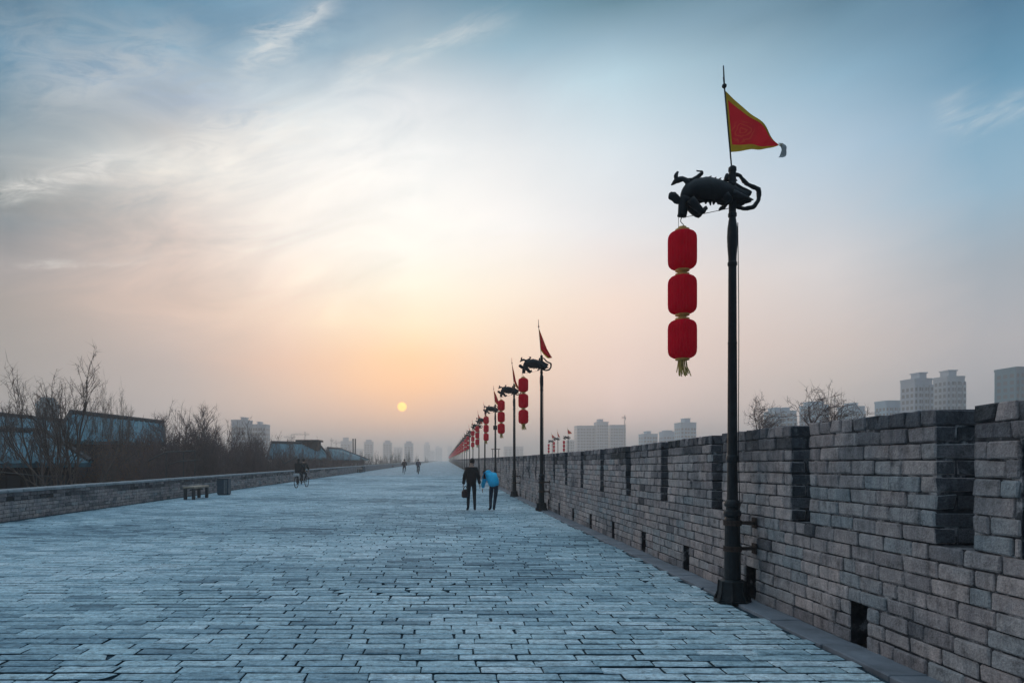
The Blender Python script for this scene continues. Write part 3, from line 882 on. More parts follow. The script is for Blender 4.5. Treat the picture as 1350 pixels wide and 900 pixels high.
# bending figure: hips to the right, trunk leaning forward and to the left
J = stand(1.60)
J.update(pelvis=Vector((.06, -.04, .84)), waist=Vector((.04, .0, .97)), chest=Vector((-.06, .12, 1.12)), neck=Vector((-.12, .24, 1.21)), head=Vector((-.17, .34, 1.23)),
    sL=Vector((-.22, .12, 1.17)), eL=Vector((-.27, .16, .93)), wL=Vector((-.30, .18, .72)), sR=Vector((.07, .18, 1.16)), eR=Vector((.10, .30, .93)), wR=Vector((.0, .36, .76)),
    hL=Vector((-.02, -.04, .80)), kL=Vector((-.05, .02, .43)), aL=Vector((-.06, -.02, .085)), tL=Vector((-.10, .12, .035)),
    hR=Vector((.13, -.04, .80)), kR=Vector((.10, .02, .43)), aR=Vector((.05, -.02, .085)), tR=Vector((.07, .13, .035)))
person('person in a bright blue jacket bending forward, hand in hand beside the one in black', (X_at(649, YP), YP, 0), J, M['jacket_blue'], M['jeans'], 'two people standing near the battlement', hair_long=False, bulk=1.13, hood=True)

def wheel(parent, y, z=.33, r=.33, x=0):
    o = MB(); n = 26
    o.tube([(x, y+r*math.cos(2*math.pi*k/n), z+r*math.sin(2*math.pi*k/n)) for k in range(n+1)], .022, 6, cap=False)
    w = o.build('wheel', M['tyre'], parent, smooth=True)
    o = MB()
    o.tube([(x, y+(r-.03)*math.cos(2*math.pi*k/n), z+(r-.03)*math.sin(2*math.pi*k/n)) for k in range(n+1)], .011, 5, cap=False)
    for k in range(12):
        a = math.pi*2*k/12; o.tube([(x+.02*(-1)**k, y, z), (x, y+(r-.03)*math.cos(a), z+(r-.03)*math.sin(a))], .003, 3)
    o.tube([(x-.04, y, z), (x+.04, y, z)], .02, 6)
    o.build('rim', M['bike_metal'], w)
def bicycle(label, loc, rz, tandem=False, mat='iron'):
    t = thing('tandem_bicycle' if tandem else 'bicycle', label, 'bicycle', loc, None if tandem else 'bicycles ridden down the rampart', rz)
    wb = 1.72 if tandem else 1.05
    y0, y1 = -wb/2, wb/2
    wheel(t, y0); wheel(t, y1)
    mb = MB(); seats = [y0+.25] + ([y0+.98] if tandem else []); bbs = [y0+.45] + ([y0+1.12] if tandem else [])
    T = lambda a, b, r=.018: mb.tube([a, b], r, 6)
    for sy, bb in zip(seats, bbs):
        T((0, bb, .29), (0, sy-.02, .80)); T((-.15, bb-.0, .29), (.15, bb, .29), .012)
        T((-.15, bb, .29), (-.15, bb+.14, .20), .012); T((.15, bb, .29), (.15, bb-.14, .38), .012)
        T((-.21, bb+.14, .20), (-.12, bb+.14, .20), .02); T((.12, bb-.14, .38), (.21, bb-.14, .38), .02)
    T((0, bbs[0], .29), (0, y0, .33)); T((0, seats[0]+.02, .72), (0, y0, .33), .012)
    T((0, seats[0]+.03, .70), (0, y1-.16, .80)); T((0, bbs[0], .29), (0, bbs[-1], .29)); T((0, bbs[-1], .29), (0, y1-.14, .70))
    T((0, y1-.18, .92), (0, y1, .33))
    mb.build('frame', M[mat], t)
    for sy in seats:
        mb = MB(); mb.ell((0, sy-.05, .83), (.085, .13, .035), 0, 10, 6); mb.build('saddle', M['shoe'], t, smooth=True)
    for hy in ([seats[1]+.02] if tandem else []) + [y1-.18]:
        mb = MB(); mb.tube([(-.27, hy-.10, 1.0), (-.12, hy+.02, .97), (0, hy, .93), (.12, hy+.02, .97), (.27, hy-.10, 1.0)], .014, 6); mb.build('handlebar', M['iron'], t)
    if tandem:
        mb = MB(); mb.cbox(-.14, .14, y0-.13, y0+.16, .70, .86, .02); mb.build('rear_basket', M['white_paint'], t)
    return t
def rider(label, loc, rz, seat_y, bb_y, bar_y, mj, mt, group, h=0, long=False):
    J = {}
    V = Vector
    J.update(pelvis=V((0, seat_y-.03, .96)), waist=V((0, seat_y+.02, 1.10)), chest=V((0, seat_y+.12, 1.32)), neck=V((0, seat_y+.17, 1.47)), head=V((0, seat_y+.20, 1.60)),
        sL=V((-.17, seat_y+.13, 1.40)), sR=V((.17, seat_y+.13, 1.40)), eL=V((-.26, (seat_y+.13+bar_y)/2-.02, 1.17)), eR=V((.26, (seat_y+.13+bar_y)/2-.02, 1.17)),
        wL=V((-.25, bar_y-.15, 1.04)), wR=V((.25, bar_y-.15, 1.04)),
        hL=V((-.09, seat_y-.01, .90)), hR=V((.09, seat_y-.01, .90)), kL=V((-.13, seat_y+.34, .66)), kR=V((.13, seat_y+.36, .80)),
        aL=V((-.15, bb_y+.10, .29)), aR=V((.15, bb_y-.18, .47)), tL=V((-.16, bb_y+.22, .235)), tR=V((.16, bb_y-.04, .415)))
    return person(label, loc, J, mj, mt, group, rz, hair_long=long)
TY, TX = 41.1, X_at(397.6, 41.1); TR = -math.atan2(.25, 1.6)
bicycle('long dark tandem bicycle with a pale rear basket, riding away near the left parapet', (TX, TY, 0), TR, True)
rider('rear rider on the tandem, dark coat, nearer the camera', (TX, TY, 0), TR, -.66, -.41, .05, M['jacket_black'], M['trousers'], 'riders on the tandem', long=True)
rider('front rider on the tandem, dark coat, head slightly higher', (TX, TY, 0), TR, .12+.02, .26, .66, M['jacket_black'], M['trousers'], 'riders on the tandem')
for px, yy, lab1, lab2, mj in ((533, 78, 'left one of the two far bicycles in the middle of the rampart', 'left far cyclist in a dark brown top riding away', 'jacket_brown'),
                           (551.5, 80, 'right one of the two far bicycles in the middle of the rampart', 'right far cyclist in a greyish purple top riding away', 'jacket_grey')):
    bicycle(lab1, (X_at(px, yy), yy, 0), .06 if px < 540 else -.02)
    rider(lab2, (X_at(px, yy), yy, 0), .06 if px < 540 else -.02, -.275, -.075, .345, M[mj], M['trousers'], 'two far cyclists')

# ------------------------------------------------------------------ trees
def grow(seed, H=10, th=4, spread=.6, levels=5, kidsn=(5, 4, 4, 3, 3), up=.12, r0=.16, twig=.009, shrink=.62, k1=.50):
    rnd = random.Random(seed); tr, cr = MB(), MB(); ends = []
    def br(p, d, L, r, lv):
        seg = 4 if lv < 2 else 3; pts = [p]; rs = [r]; q = p.copy(); dd = d.copy()
        for i in range(seg):
            w = .16 if lv else .06
            dd = (dd + Vector((rnd.uniform(-w, w), rnd.uniform(-w, w), rnd.uniform(-w*.5, w*.5)+up*(1 if lv else 0)))).normalized()
            q = q + dd*L/seg; pts.append(q.copy()); rs.append(max(twig*.7, r*(1-.5*(i+1)/seg)))
        (tr if lv == 0 else cr).tube(pts, rs, (8, 6, 4, 3, 3, 3)[min(lv, 5)], cap=(lv == 0))
        if lv >= levels: ends.append(q.copy()); return
        nk = kidsn[min(lv, len(kidsn)-1)]
        for k in range(nk):
            f_ = .35+.65*(k+1)/nk if lv else .86+.14*(k+1)/nk
            f_ = max(.25, f_-rnd.uniform(0, .12)*(1 if lv else .3)); ii = min(seg-1, int(f_*seg)); u = f_*seg-ii
            base = pts[ii].lerp(pts[min(ii+1, seg)], min(1, u))
            az = rnd.uniform(0, 2*math.pi) if lv else 2*math.pi*k/nk+rnd.uniform(-.4, .4)
            a = Vector((math.cos(az), math.sin(az), 0)); a = a-dd*a.dot(dd)
            if a.length < .1: a = dd.orthogonal()
            a.normalize(); sp = spread*rnd.uniform(.6, 1.25)
            nd = (dd*math.cos(sp)+a*math.sin(sp)).normalized()
            if k == nk-1 and lv < 3: nd = (dd+a*.25).normalized()
            rr = rs[ii]*(.72 if lv == 0 else .62)
            br(base, nd, L*shrink*rnd.uniform(.75, 1.15) if lv else (H-th)*k1*rnd.uniform(.85, 1.1), max(twig, rr), lv+1)
    br(Vector((0, 0, 0)), Vector((0, 0, 1)), th, r0, 0)
    return tr, cr, ends
def tree_mesh(seed, mats, leaf=0, leafmat=None, sliver=0, pct=.99, **kw):
    tr, cr, ends = grow(seed, **kw)
    if leaf:
        rnd = random.Random(seed)
        for e in ends:
            for _ in range(leaf):
                c = e+Vector((rnd.gauss(0, .16), rnd.gauss(0, .16), rnd.gauss(0, .16)))
                a = Vector((rnd.uniform(-1, 1), rnd.uniform(-1, 1), rnd.uniform(-1, 1))).normalized()*.055; b = a.orthogonal().normalized()*.035
                cr.add([c-a, c+b, c+a, c-b], [(0, 1, 2, 3)], 1)
    rnd = random.Random(seed+1)
    for e in ends:
        for _ in range(sliver):                # fine last twigs
            d = Vector((rnd.gauss(0, .55), rnd.gauss(0, .55), rnd.uniform(.1, 1))).normalized(); L = rnd.uniform(.3, .75)
            p = e-Vector((0, 0, rnd.uniform(0, .3))); q = d.orthogonal().normalized()*.0075; q2 = d.cross(q)
            cr.add([p+q, p-q*.5+q2, p-q*.5-q2, p+d*L], [(0, 1, 3), (1, 2, 3), (2, 0, 3)])
    a = tr.build('trunk', mats[0]); b = cr.build('crown', [mats[1]] + ([leafmat] if leafmat else []))
    zs = sorted(v[2] for v in cr.v); ms = (a.data, b.data, zs[int(len(zs)*pct)], max(math.hypot(v[0], v[1]) for v in cr.v)); bpy.data.objects.remove(a); bpy.data.objects.remove(b)
    return ms
TM = {
 'vase': tree_mesh(11, (M['bark_pale'], M['twig']), pct=.99, sliver=2, H=19, th=11.8, spread=.46, levels=4, kidsn=(7, 8, 5, 3), up=.07, r0=.17, twig=.010, shrink=.42, k1=.80),
 'vase2': tree_mesh(23, (M['bark_pale'], M['twig']), pct=.99, sliver=2, H=17, th=11.5, spread=.42, levels=4, kidsn=(5, 7, 5, 3), up=.10, r0=.13, twig=.010, shrink=.42, k1=.80),
 'dense': tree_mesh(31, (M['bark'], M['twig_purple']), sliver=4, H=15, th=6, spread=.62, levels=5, kidsn=(7, 6, 5, 4, 3), up=.10, r0=.22, twig=.018, shrink=.62),
 'dense2': tree_mesh(37, (M['bark'], M['twig_purple']), sliver=4, H=14, th=5, spread=.75, levels=5, kidsn=(7, 6, 5, 4, 3), up=.06, r0=.22, twig=.018, shrink=.62),
 'brown': tree_mesh(41, (M['bark'], M['twig_purple']), leaf=4, leafmat=M['dry_leaf'], sliver=3, H=14, th=6, spread=.62, levels=5, kidsn=(6, 6, 5, 4, 2), up=.08, r0=.18, twig=.016, shrink=.62),
 'green': tree_mesh(43, (M['bark'], M['twig']), leaf=14, leafmat=M['evergreen'], H=14, th=6, spread=.75, levels=4, kidsn=(7, 6, 5, 4), up=.05, r0=.2, twig=.02, shrink=.60),
 'spread': tree_mesh(53, (M['bark'], M['twig_purple']), pct=.97, sliver=1, H=15.5, th=12.0, spread=.95, levels=5, kidsn=(7, 5, 4, 3, 3), up=.05, r0=.16, twig=.011, shrink=.66),
}
def tree(kind, px, Y, ytop, label, group='bare trees beyond the left parapet', sx=None, rz=None):
    m = TM[kind]; H = Z_at(ytop, Y)+12.0; s = H/m[2]
    t = thing('bare_tree' if kind != 'green' else 'evergreen_tree', label, 'tree', (X_at(px, Y), Y, -12.0), group, random.uniform(0, 6.28) if rz is None else rz)
    k = sx or s
    reach = -12.6-X_at(px, Y) if px < 588 else 99
    k = min(k, max(.25, reach/m[3]))
    t.scale = (k, k, s)
    link('trunk', m[0], t); link('crown', m[1], t)
tree('vase', 99, 34, 487, 'tall bare vase-shaped tree, highest of the trees by the blue roofs', rz=1.0, sx=.9)
tree('vase2', 38, 37, 498, 'bare tree left of the tallest one, before the glass dome building')
tree('vase2', -14, 36, 528, 'bare tree cut by the left edge of the photo', rz=2)
tree('vase2', 131, 52, 509, 'thin bare tree with a pointed top right of the tallest one', sx=.6)
tree('vase2', 160, 48, 520, 'narrow upright bare tree in front of the long blue roof', sx=.45)
tree('brown', 120, 42, 592, 'low tree with dry brown leaves below the long roof, left one', sx=.55)
tree('brown', 152, 42, 577, 'tree with rusty brown dry leaves below the long roof, right one', sx=.6)
tree('brown', 182, 46, 588, 'low brownish tree below the right end of the long roof', sx=.6)
tree('dense', 232, 54, 563, 'dense purplish bare tree at the right end of the long roof')
tree('dense2', 262, 52, 558, 'wide dense purplish bare tree above the bench', sx=.8)
tree('dense', 288, 56, 551, 'tallest of the dense purplish bare trees above the litter bin')
tree('dense2', 318, 60, 569, 'dense bare tree before the pale apartment block', sx=.95)
tree('dense', 342, 64, 582, 'loose bare tree at the right foot of the pale apartment block', sx=.9)
tree('dense2', 362, 66, 585, 'low dense tree left of the tandem riders', sx=.9)
tree('dense', 385, 70, 588, 'low dense tree directly behind the tandem riders', sx=.85)
tree('dense2', 405, 78, 592, 'low dense tree just right of the tandem riders', sx=.85)
tree('dense2', 300, 46, 594, 'low scrubby tree right behind the litter bin', sx=.8)
tree('dense2', 340, 52, 598, 'low scrubby tree between bin and tandem', sx=.8)
tree('dense', 428, 92, 597, 'low dense tree under the pale blue hipped roof, left', sx=.8)
tree('dense2', 450, 105, 599, 'low dense tree under the pale blue hipped roof, right', sx=.8)
tree('green', 482, 135, 600, 'small dark evergreen over the second bench', sx=.8)
tree('green', 497, 160, 600.5, 'small dark evergreen right of the second bench', sx=.8)
tree('green', 512, 190, 599, 'rounded dark evergreen left of the far cyclists', sx=1.0)
tree('green', 524, 200, 597, 'tall rounded evergreen left of the left far cyclist', sx=1.1)
tree('green', 538, 230, 595, 'hazy broad evergreen behind the far cyclists', sx=1.3)
tree('green', 549, 280, 601, 'small hazy evergreen behind the right far cyclist', sx=1.2)
tree('green', 562, 380, 603, 'tiny hazy evergreen near the vanishing point', sx=1.4)
GR = 'bare trees outside the battlement'
tree('spread', 1005, 40, 540, 'bare spreading tree peeking over the battlement right of the nearest pole', GR, sx=.9)
tree('spread', 1100, 38, 526, 'bare spreading tree over the battlement before the grey apartment blocks', GR, sx=1.05, rz=2.2)
struct_t = thing('stair_railing', 'pale stair railing climbing behind the left parapet near the bench', 'railing', (0, 0, 0))
def P3(px, py, Y): return (X_at(px, Y), Y, Z_at(py, Y))
mb = MB()
for a in ([(196, 607), (220, 595.5), (258, 594)], [(221, 613), (235, 608), (262, 606)]):
    mb.tube([P3(x, y_, 34) for x, y_ in a], .026, 6)
mb.build('rail', M['rail'], struct_t)
for px in (219, 242, 257):
    mb = MB(); mb.tube([P3(px, 595.5, 34.05), P3(px, 660, 34.05)], .026, 6); mb.build('post', M['rail'], struct_t)
t2 = thing('stair_railing', 'small pale railing behind the parapet left of the tandem riders', 'railing', (0, 0, 0))
mb = MB(); mb.tube([P3(375, 611, 50), P3(392, 602, 50)], .035, 6); mb.tube([P3(375, 611, 50), P3(370, 604, 50)], .03, 6)
mb.build('rail', M['rail'], t2)
t3 = thing('yard_fence', 'thin wire fence with pale posts behind the parapet at far left', 'fence', (0, 0, 0))
mb = MB(); mb.tube([P3(0, 622, 27), P3(67, 628, 27)], .015, 4); mb.build('rail', M['rail'], t3)
for px in (48, 67):
    mb = MB(); mb.tube([P3(px, 627, 27), P3(px, 690, 27)], .022, 5); mb.build('post', M['rail'], t3)
    
for q, (px, yy, py, lab) in enumerate(((352, 56, 596, 'scrubby bare tree under the pale apartment block'), (374, 60, 597, 'scrubby bare tree behind the small pale railing'),
    (395, 66, 600, 'scrubby bare tree at the left shoulder of the tandem riders'), (415, 74, 601, 'scrubby bare tree between the tandem and the pale teal roof'),
    (438, 84, 602.5, 'scrubby bare tree in front of the pale teal roof, left one'), (460, 98, 603, 'scrubby bare tree in front of the pale teal roof, right one'),
    (475, 112, 603, 'scrubby bare tree above the second bench'), (222, 41, 590, 'scrubby bare tree right below the end of the long roof'), (325, 47, 582, 'scrubby bare tree right of the litter bin'))):
    tree('dense2' if q % 2 else 'dense', px, yy, py, lab, sx=.62)
# ------------------------------------------------------------------ left traditional halls
def slab(mb, quad, th=.25, mi=0):
    q = [Vector(p) for p in quad]; n = (q[1]-q[0]).cross(q[3]-q[0]).normalized()
    if n.z < 0: n = -n
    mb.add([*q, *[p-n*th for p in q]], [(0, 1, 2, 3), (7, 6, 5, 4), (0, 4, 5, 1), (1, 5, 6, 2), (2, 6, 7, 3), (3, 7, 4, 0)], mi)
def hall(label, R1, R2, E1, E2, hip=0):
    """gabled hall: ridge R1-R2, the eave facing the rampart E1-E2, mirrored behind"""
    t = thing('traditional_hall', label, 'building', (0, 0, 0))
    R1, R2, E1, E2 = map(Vector, (R1, R2, E1, E2))
    F1 = R1*2-E1; F1.z = E1.z; F2 = R2*2-E2; F2.z = E2.z
    mb = MB(); slab(mb, [R1, R2, E2, E1]); slab(mb, [R1, R2, F2, F1])
    if hip:
        ax = (R2-R1).normalized()*hip
        mb.add([R2, E2, E2+ax*0, F2], [(0, 1, 3)])
    # tile rolls
    n = int((R2-R1).length/.9)
    for i in range(n+1):
        u = i/n; mb.tube([R1.lerp(R2, u)+Vector((0, 0, .03)), E1.lerp(E2, u)+Vector((0, 0, .03))], .09, 4)
    rf = mb.build('roof', M['roof'], t)
    mb = MB(); mb.tube([R1+Vector((0, 0, .12)), R2+Vector((0, 0, .12))], .22, 6)
    mb.tube([R1+Vector((0, 0, .1)), E1+Vector((0, 0, .1))], .14, 5); mb.tube([R2+Vector((0, 0, .1)), E2+Vector((0, 0, .1))], .14, 5)
    mb.build('ridge_tiles', M['dark_stone'], rf)
    mb = MB(); k = .86
    def ins(p, c): q = c+(p-c)*k; return q
    c = (R1+R2+E1+E2+F1+F2)/6
    low = [ins(p, c) for p in (E1, E2, F2, F1)]
    zt = E1.z+.05
    mb.add([(p.x, p.y, z) for z in (-12, zt) for p in low], [(0, 1, 5, 4), (1, 2, 6, 5), (2, 3, 7, 6), (3, 0, 4, 7), (4, 5, 6, 7)])
    for a, b, rr in ((low[0], low[3], R1), (low[1], low[2], R2)):
        r_ = ins(rr, c); r_.z = rr.z-.35
        mb.add([(a.x, a.y, zt), (b.x, b.y, zt), r_], [(0, 1, 2)])
    mb.build('wall', M['plaster_dark'], t)
    a, b = low[0], low[1]; nrm = (b-a).cross(Vector((0, 0, 1))).normalized()
    if nrm.dot(a-c) < 0: nrm = -nrm
    m_ = max(3, int((b-a).length/3.2))
    for i in range(m_):
        p0, p1 = a.lerp(b, (i+.2)/m_)+nrm*.06, a.lerp(b, (i+.8)/m_)+nrm*.06
        mb = MB(); mb.add([(p0.x, p0.y, zt-2.6), (p1.x, p1.y, zt-2.6), (p1.x, p1.y, zt-.7), (p0.x, p0.y, zt-.7)], [(0, 1, 2, 3)])
        for q in (0, .5, 1):
            pp = p0.lerp(p1, q); mb.tube([(pp.x, pp.y, zt-2.6), (pp.x, pp.y, zt-.7)], .05, 4, 1)
        mb.build('window', [M['glass'], M['dark_stone']], t)
    return t
hall('long hall with a bluish grey tiled roof behind the bare trees', P3(94, 545, 55), P3(215, 558, 70), P3(64, 580, 45), P3(218, 583.5, 60))
hall('lower hall with a wide blue grey roof at the far left', P3(-70, 566, 43), P3(62, 571, 47), P3(-110, 611, 34.5), P3(120, 609.5, 38))
hall('dark roofed hall cut by the left edge, behind the lower hall', P3(-60, 542, 60), P3(93, 557, 70), P3(-60, 572, 54), P3(93, 572, 62))
hall('low hall with a pale blue roof and a flat lookout on top', P3(358, 584, 95), P3(420, 585, 110), P3(352, 604, 88), P3(436, 604, 104))
hall('low hall with a pale teal hipped roof right of the tandem riders', P3(432, 591, 125), P3(450, 592, 150), P3(436, 606, 120), P3(486, 606, 150))
bx = thing('rooftop_lookout', 'dark flat-topped box pavilion above the low hall left of the tandem', 'pavilion', (0, 0, 0))
mb = MB(); a = P3(389, 579, 102); b = P3(415, 590, 102); mb.box(a[0], b[0], 104, 107, b[2]-3, a[2]-.3); mb.build('wall', M['plaster_dark'], bx)
mb = MB(); mb.box(a[0]-.3, b[0]+.3, 103.6, 107.4, a[2]-.3, a[2]); mb.build('flat_roof', M['dark_stone'], bx)
ch = thing('chimney_pair', 'pair of slim dark chimneys rising beside the far towers', 'chimney', (0, 0, 0))
for px in (465.5, 468.5):
    mb = MB(); p = P3(px, 578, 220); mb.tube([(p[0], 220, -12), (p[0], 220, p[2])], [.3, .22], 8); mb.build('stack', M['dark_stone'], ch)

# ------------------------------------------------------------------ towers
def tower(label, x0, x1, yt, Y, mat='fac_grey', roof=((.3, .6, 6),), nb=None, fl=3.0, depth=None, group='distant apartment towers', steps=None, win=True, name='apartment_tower'):
    D = depth or min(16, X_at(x1, Y)-X_at(x0, Y)); Zt = Z_at(yt, Y)
    cut = .45*(x1-x0)*Y/900                    # keep the front face at least half of the visible width
    D = max(3, min(D, cut*900/max(1, abs((x0 if x0 > 588 else x1)-588))))
    X0, X1 = X_at(x0, Y), X_at(x1, Y)
    if X0 > 0: X0 += min(cut, X_at(x0, Y+D)-X0)
    else: X1 -= min(cut, X1-X_at(x1, Y+D))
    W = X1-X0
    t = thing(name, label, 'building', ((X0+X1)/2, Y, -12), group)
    H = Zt+12; mb = MB()
    mb.box(-W/2, W/2, 0, D, 0, H)
    mb.box(-W/2-.15, W/2+.15, -.15, D+.15, H, H+1.0)
    mb.build('wall', M[mat], t)
    k = Y/900.0
    for a, b, h in roof:
        mb = MB(); mb.box(-W/2+a*W, -W/2+b*W, D*.2, D*.8, H+1.0, H+h*k+.3); mb.box(-W/2+a*W-.4, -W/2+b*W+.4, D*.2-.4, D*.8+.4, H+h*k+.3, H+h*k+.8)
        mb.build('roof_house', M[mat], t)
    if not win: return t
    nb = nb or max(3, int(W/4.5)); nf = int((H-8)/fl)
    zmin = max(0, 6.0)
    bw = W/nb
    sideface = 1 if (X0+X1)/2 < 0 else -1
    def strip(P, nm, step):
        """a connected vertical strip of storeys: wall and window bands alternate up the same mesh"""
        (ax, ay), (bx_, by) = P; zs = [2.0]; z = 8
        ms = []
        while z+1.7 < H-1: zs += [z, z+1.7]; ms += [1, 0]; z += fl
        mb = MB(); n0 = 0
        vs = [(x, y, z) for z in zs for x, y in ((ax, ay), (bx_, by))]
        for q, mi in enumerate(ms): mb.add([], [], 0)
        mb.v = vs
        for q, mi in enumerate(ms): mb.f.append((2*q, 2*q+1, 2*q+3, 2*q+2)); mb.m.append(mi); mb.t.append(.5)
        mb.build(nm, [M['glass'], M[mat]], t)
    for i in range(nb):
        a, b = -W/2+bw*(i+.16), -W/2+bw*(i+.84)
        if i % 2:
            mb = MB(); mb.box(a-.25, b+.25, -.9, -.01, 4, H-2.2); mb.build('balcony_stack', M[mat], t)
        strip(((a, -.93 if i % 2 else -.03), (b, -.93 if i % 2 else -.03)), 'window_bay', 0)
    for i in range(3):
        xs = sideface*(W/2+.03); a, b = D*(.1+i*.3), D*(.1+i*.3)+D*.18
        strip(((xs, a), (xs, b)), 'side_window_bay', 0)
    return t
# right
tower('left tower of the tall grey pair above the right battlement', 1187, 1229, 501, 330, 'fac_grey', ((.45, .85, 9),), nb=6, depth=20)
tower('right tower of the tall grey pair above the right battlement', 1230, 1272, 498, 332, 'fac_pale', ((.25, .7, 9),), nb=6, depth=20)
tower('bluish glass tower cut by the right edge of the photo', 1311, 1375, 486, 300, 'fac_glass', (), nb=9, depth=20)
tower('low bluish block just left of the tall grey pair', 1153, 1187, 530, 380, 'fac_blue', (), nb=6)
tower('bluish block behind the bare tree branches, left of two', 1054, 1092, 535, 420, 'fac_blue', ((.1, .35, 5), (.6, .9, 5)), nb=6)
tower('bluish block behind the bare tree branches, right of two', 1104, 1140, 537, 430, 'fac_blue', ((.3, .7, 5),), nb=6)
tower('bluish block above the battlement right of the nearest pole', 1007, 1050, 543, 430, 'fac_blue', ((.1, .3, 5), (.5, .8, 5)), nb=6)
tower('slim stepped tower left of the nearest pole', 889, 918, 558, 560, 'fac_blue', ((.35, .7, 6),), nb=5)
tower('low block beside the slim stepped tower', 869, 889, 570, 600, 'fac_blue', ((.2, .9, 2),), nb=4)
tower('low wide block third left of the nearest pole', 842, 867, 573, 600, 'fac_blue', ((.3, .6, 4),), nb=5)
tower('right section of the large hazy block cluster', 800, 825, 561, 700, 'fac_grey', (), nb=6)
tower('middle section of the large hazy block cluster', 783, 802, 557, 690, 'fac_grey', ((.2, .6, 4),), nb=5)
tower('left section of the large hazy block cluster', 757, 784, 562, 700, 'fac_grey', (), nb=6)
tower('pale low block at the left foot of the large hazy cluster', 746, 758, 581, 760, 'fac_pale', (), nb=3)
tower('pale faint block behind the second and third lantern poles', 664, 690, 589, 1100, 'fac_pale', (), nb=5)
# left
tower('dark glass building with a domed crown behind the far left trees', 47, 78, 535, 230, 'fac_glass', ((.08, .92, 4), (.2, .8, 7), (.36, .64, 9)), nb=7, depth=10)
tower('pale apartment block behind the dense bare trees, left half', 305, 333, 555, 420, 'fac_grey', ((.55, .8, 4),), nb=6)
tower('pale apartment block behind the dense bare trees, right half', 333, 356, 561, 430, 'fac_grey', ((.3, .5, 4),), nb=5)
for args in (
 ('stepped hazy tower just left of the pair of slim chimneys', 449, 464, 582, 900, 'fac_grey', ((.2, .7, 5),)),
 ('hazy tower right of the slim chimneys', 480, 492.5, 583, 900, 'fac_grey', ((.2, .8, 3),)),
 ('hazy tower below and left of the sun', 505, 517, 584, 900, 'fac_grey', ((.2, .8, 3),)),
 ('low pale blocks directly below the sun', 519, 531, 590, 1300, 'fac_pale', ()),
 ('hazy tower below and right of the sun', 533, 545, 585, 900, 'fac_grey', ((.2, .8, 3),)),
 ('faint pale tower right of the far cyclists', 559, 567, 586, 1500, 'fac_pale', ((.2, .8, 3),)),
 ('faint low block between the faint pale towers', 567, 573, 594, 1700, 'fac_pale', ()),
 ('faint twin block near the vanishing point', 574, 583, 590, 1600, 'fac_pale', ((.2, .5, 2),)),
 ('faintest tower nearest the vanishing point', 590, 596, 588, 1900, 'fac_pale', ()),
 ('faint low block beyond the blue hipped roof', 428, 447, 592, 1300, 'fac_pale', ()),
 ('faint low block behind the slim chimneys', 466, 478, 592, 1300, 'fac_pale', ()),
): tower(*args, nb=3)
# cranes
def crane(label, px, py, jl, jr, Y):
    t = thing('tower_crane', label, 'crane', (X_at(px, Y), Y, -12), 'hazy tower cranes'); H = Z_at(py, Y)+12; k = Y/900
    mb = MB(); w = .25*k*1.6
    for sx in (-1, 1):
        for sy in (-1, 1): mb.tube([(sx*w, sy*w, 0), (sx*w, sy*w, H)], w*.35, 4)
    n = int(H/(w*5))
    for i in range(n):
        z = i*H/n; s1 = -1 if i % 2 else 1; mb.tube([(-w*s1, -w, z), (w*s1, -w, z+H/n)], w*.22, 3)
    mb.build('mast', M['crane'], t)
    mb = MB(); zj = H-4*k
    for dz in (0, 1.2*k): mb.tube([(-jl*k, 0, zj+dz), (jr*k, 0, zj+dz)], .2*k, 4)
    for i in range(12):
        xa = -jl*k+(jl+jr)*k*i/12; mb.tube([(xa, 0, zj), (xa+(jl+jr)*k/24, 0, zj+1.2*k)], .12*k, 3)
    mb.tube([(0, 0, H), (-jl*k*.8, 0, zj+k)], .1*k, 3); mb.tube([(0, 0, H), (jr*k*.8, 0, zj+k)], .1*k, 3)
    mb.build('jib', M['crane'], t)
    mb = MB(); mb.box(.3*k, 1.5*k, -k*.5, k*.5, zj-1.6*k, zj-.2*k); mb.build('cab', M['crane'], t)
crane('crane with a long jib above the low hall left of the tandem', 402, 569, 18, 6, 700)
crane('lower crane left of the long-jibbed crane', 384, 572.5, 10, 6, 700)
crane('faint thin crane left of the stepped hazy tower', 437, 577, 2, 3, 900)
crane('faint crane with a short jib beside the stepped hazy tower', 443, 580, 4, 6, 900)
crane('crane beside the large hazy block cluster at right', 823.5, 547, 4, 2, 650)
crane('crane above the bluish blocks behind the right bare tree', 1100, 524, 3, 4, 420)

# ------------------------------------------------------------------ haze
DENS = 0.0013
mb = MB(); mb.box(-3300, 3300, -500, 3100, -13.5, 66)
hz = mb.build('haze', None); hz.data.materials.clear()
m = bpy.data.materials.new('haze_air'); m.use_nodes = True; nt = m.node_tree
nt.nodes.remove(nt.nodes['Principled BSDF'])
pv = N(nt, 'ShaderNodeVolumePrincipled'); pv.inputs['Color'].default_value = (.985, .965, .945, 1)
pv.inputs['Density'].default_value = DENS; pv.inputs['Anisotropy'].default_value = .45
nt.links.new(pv.outputs[0], nt.nodes['Material Output'].inputs['Volume'])
hz.data.materials.append(m); struct(hz, 'stuff')

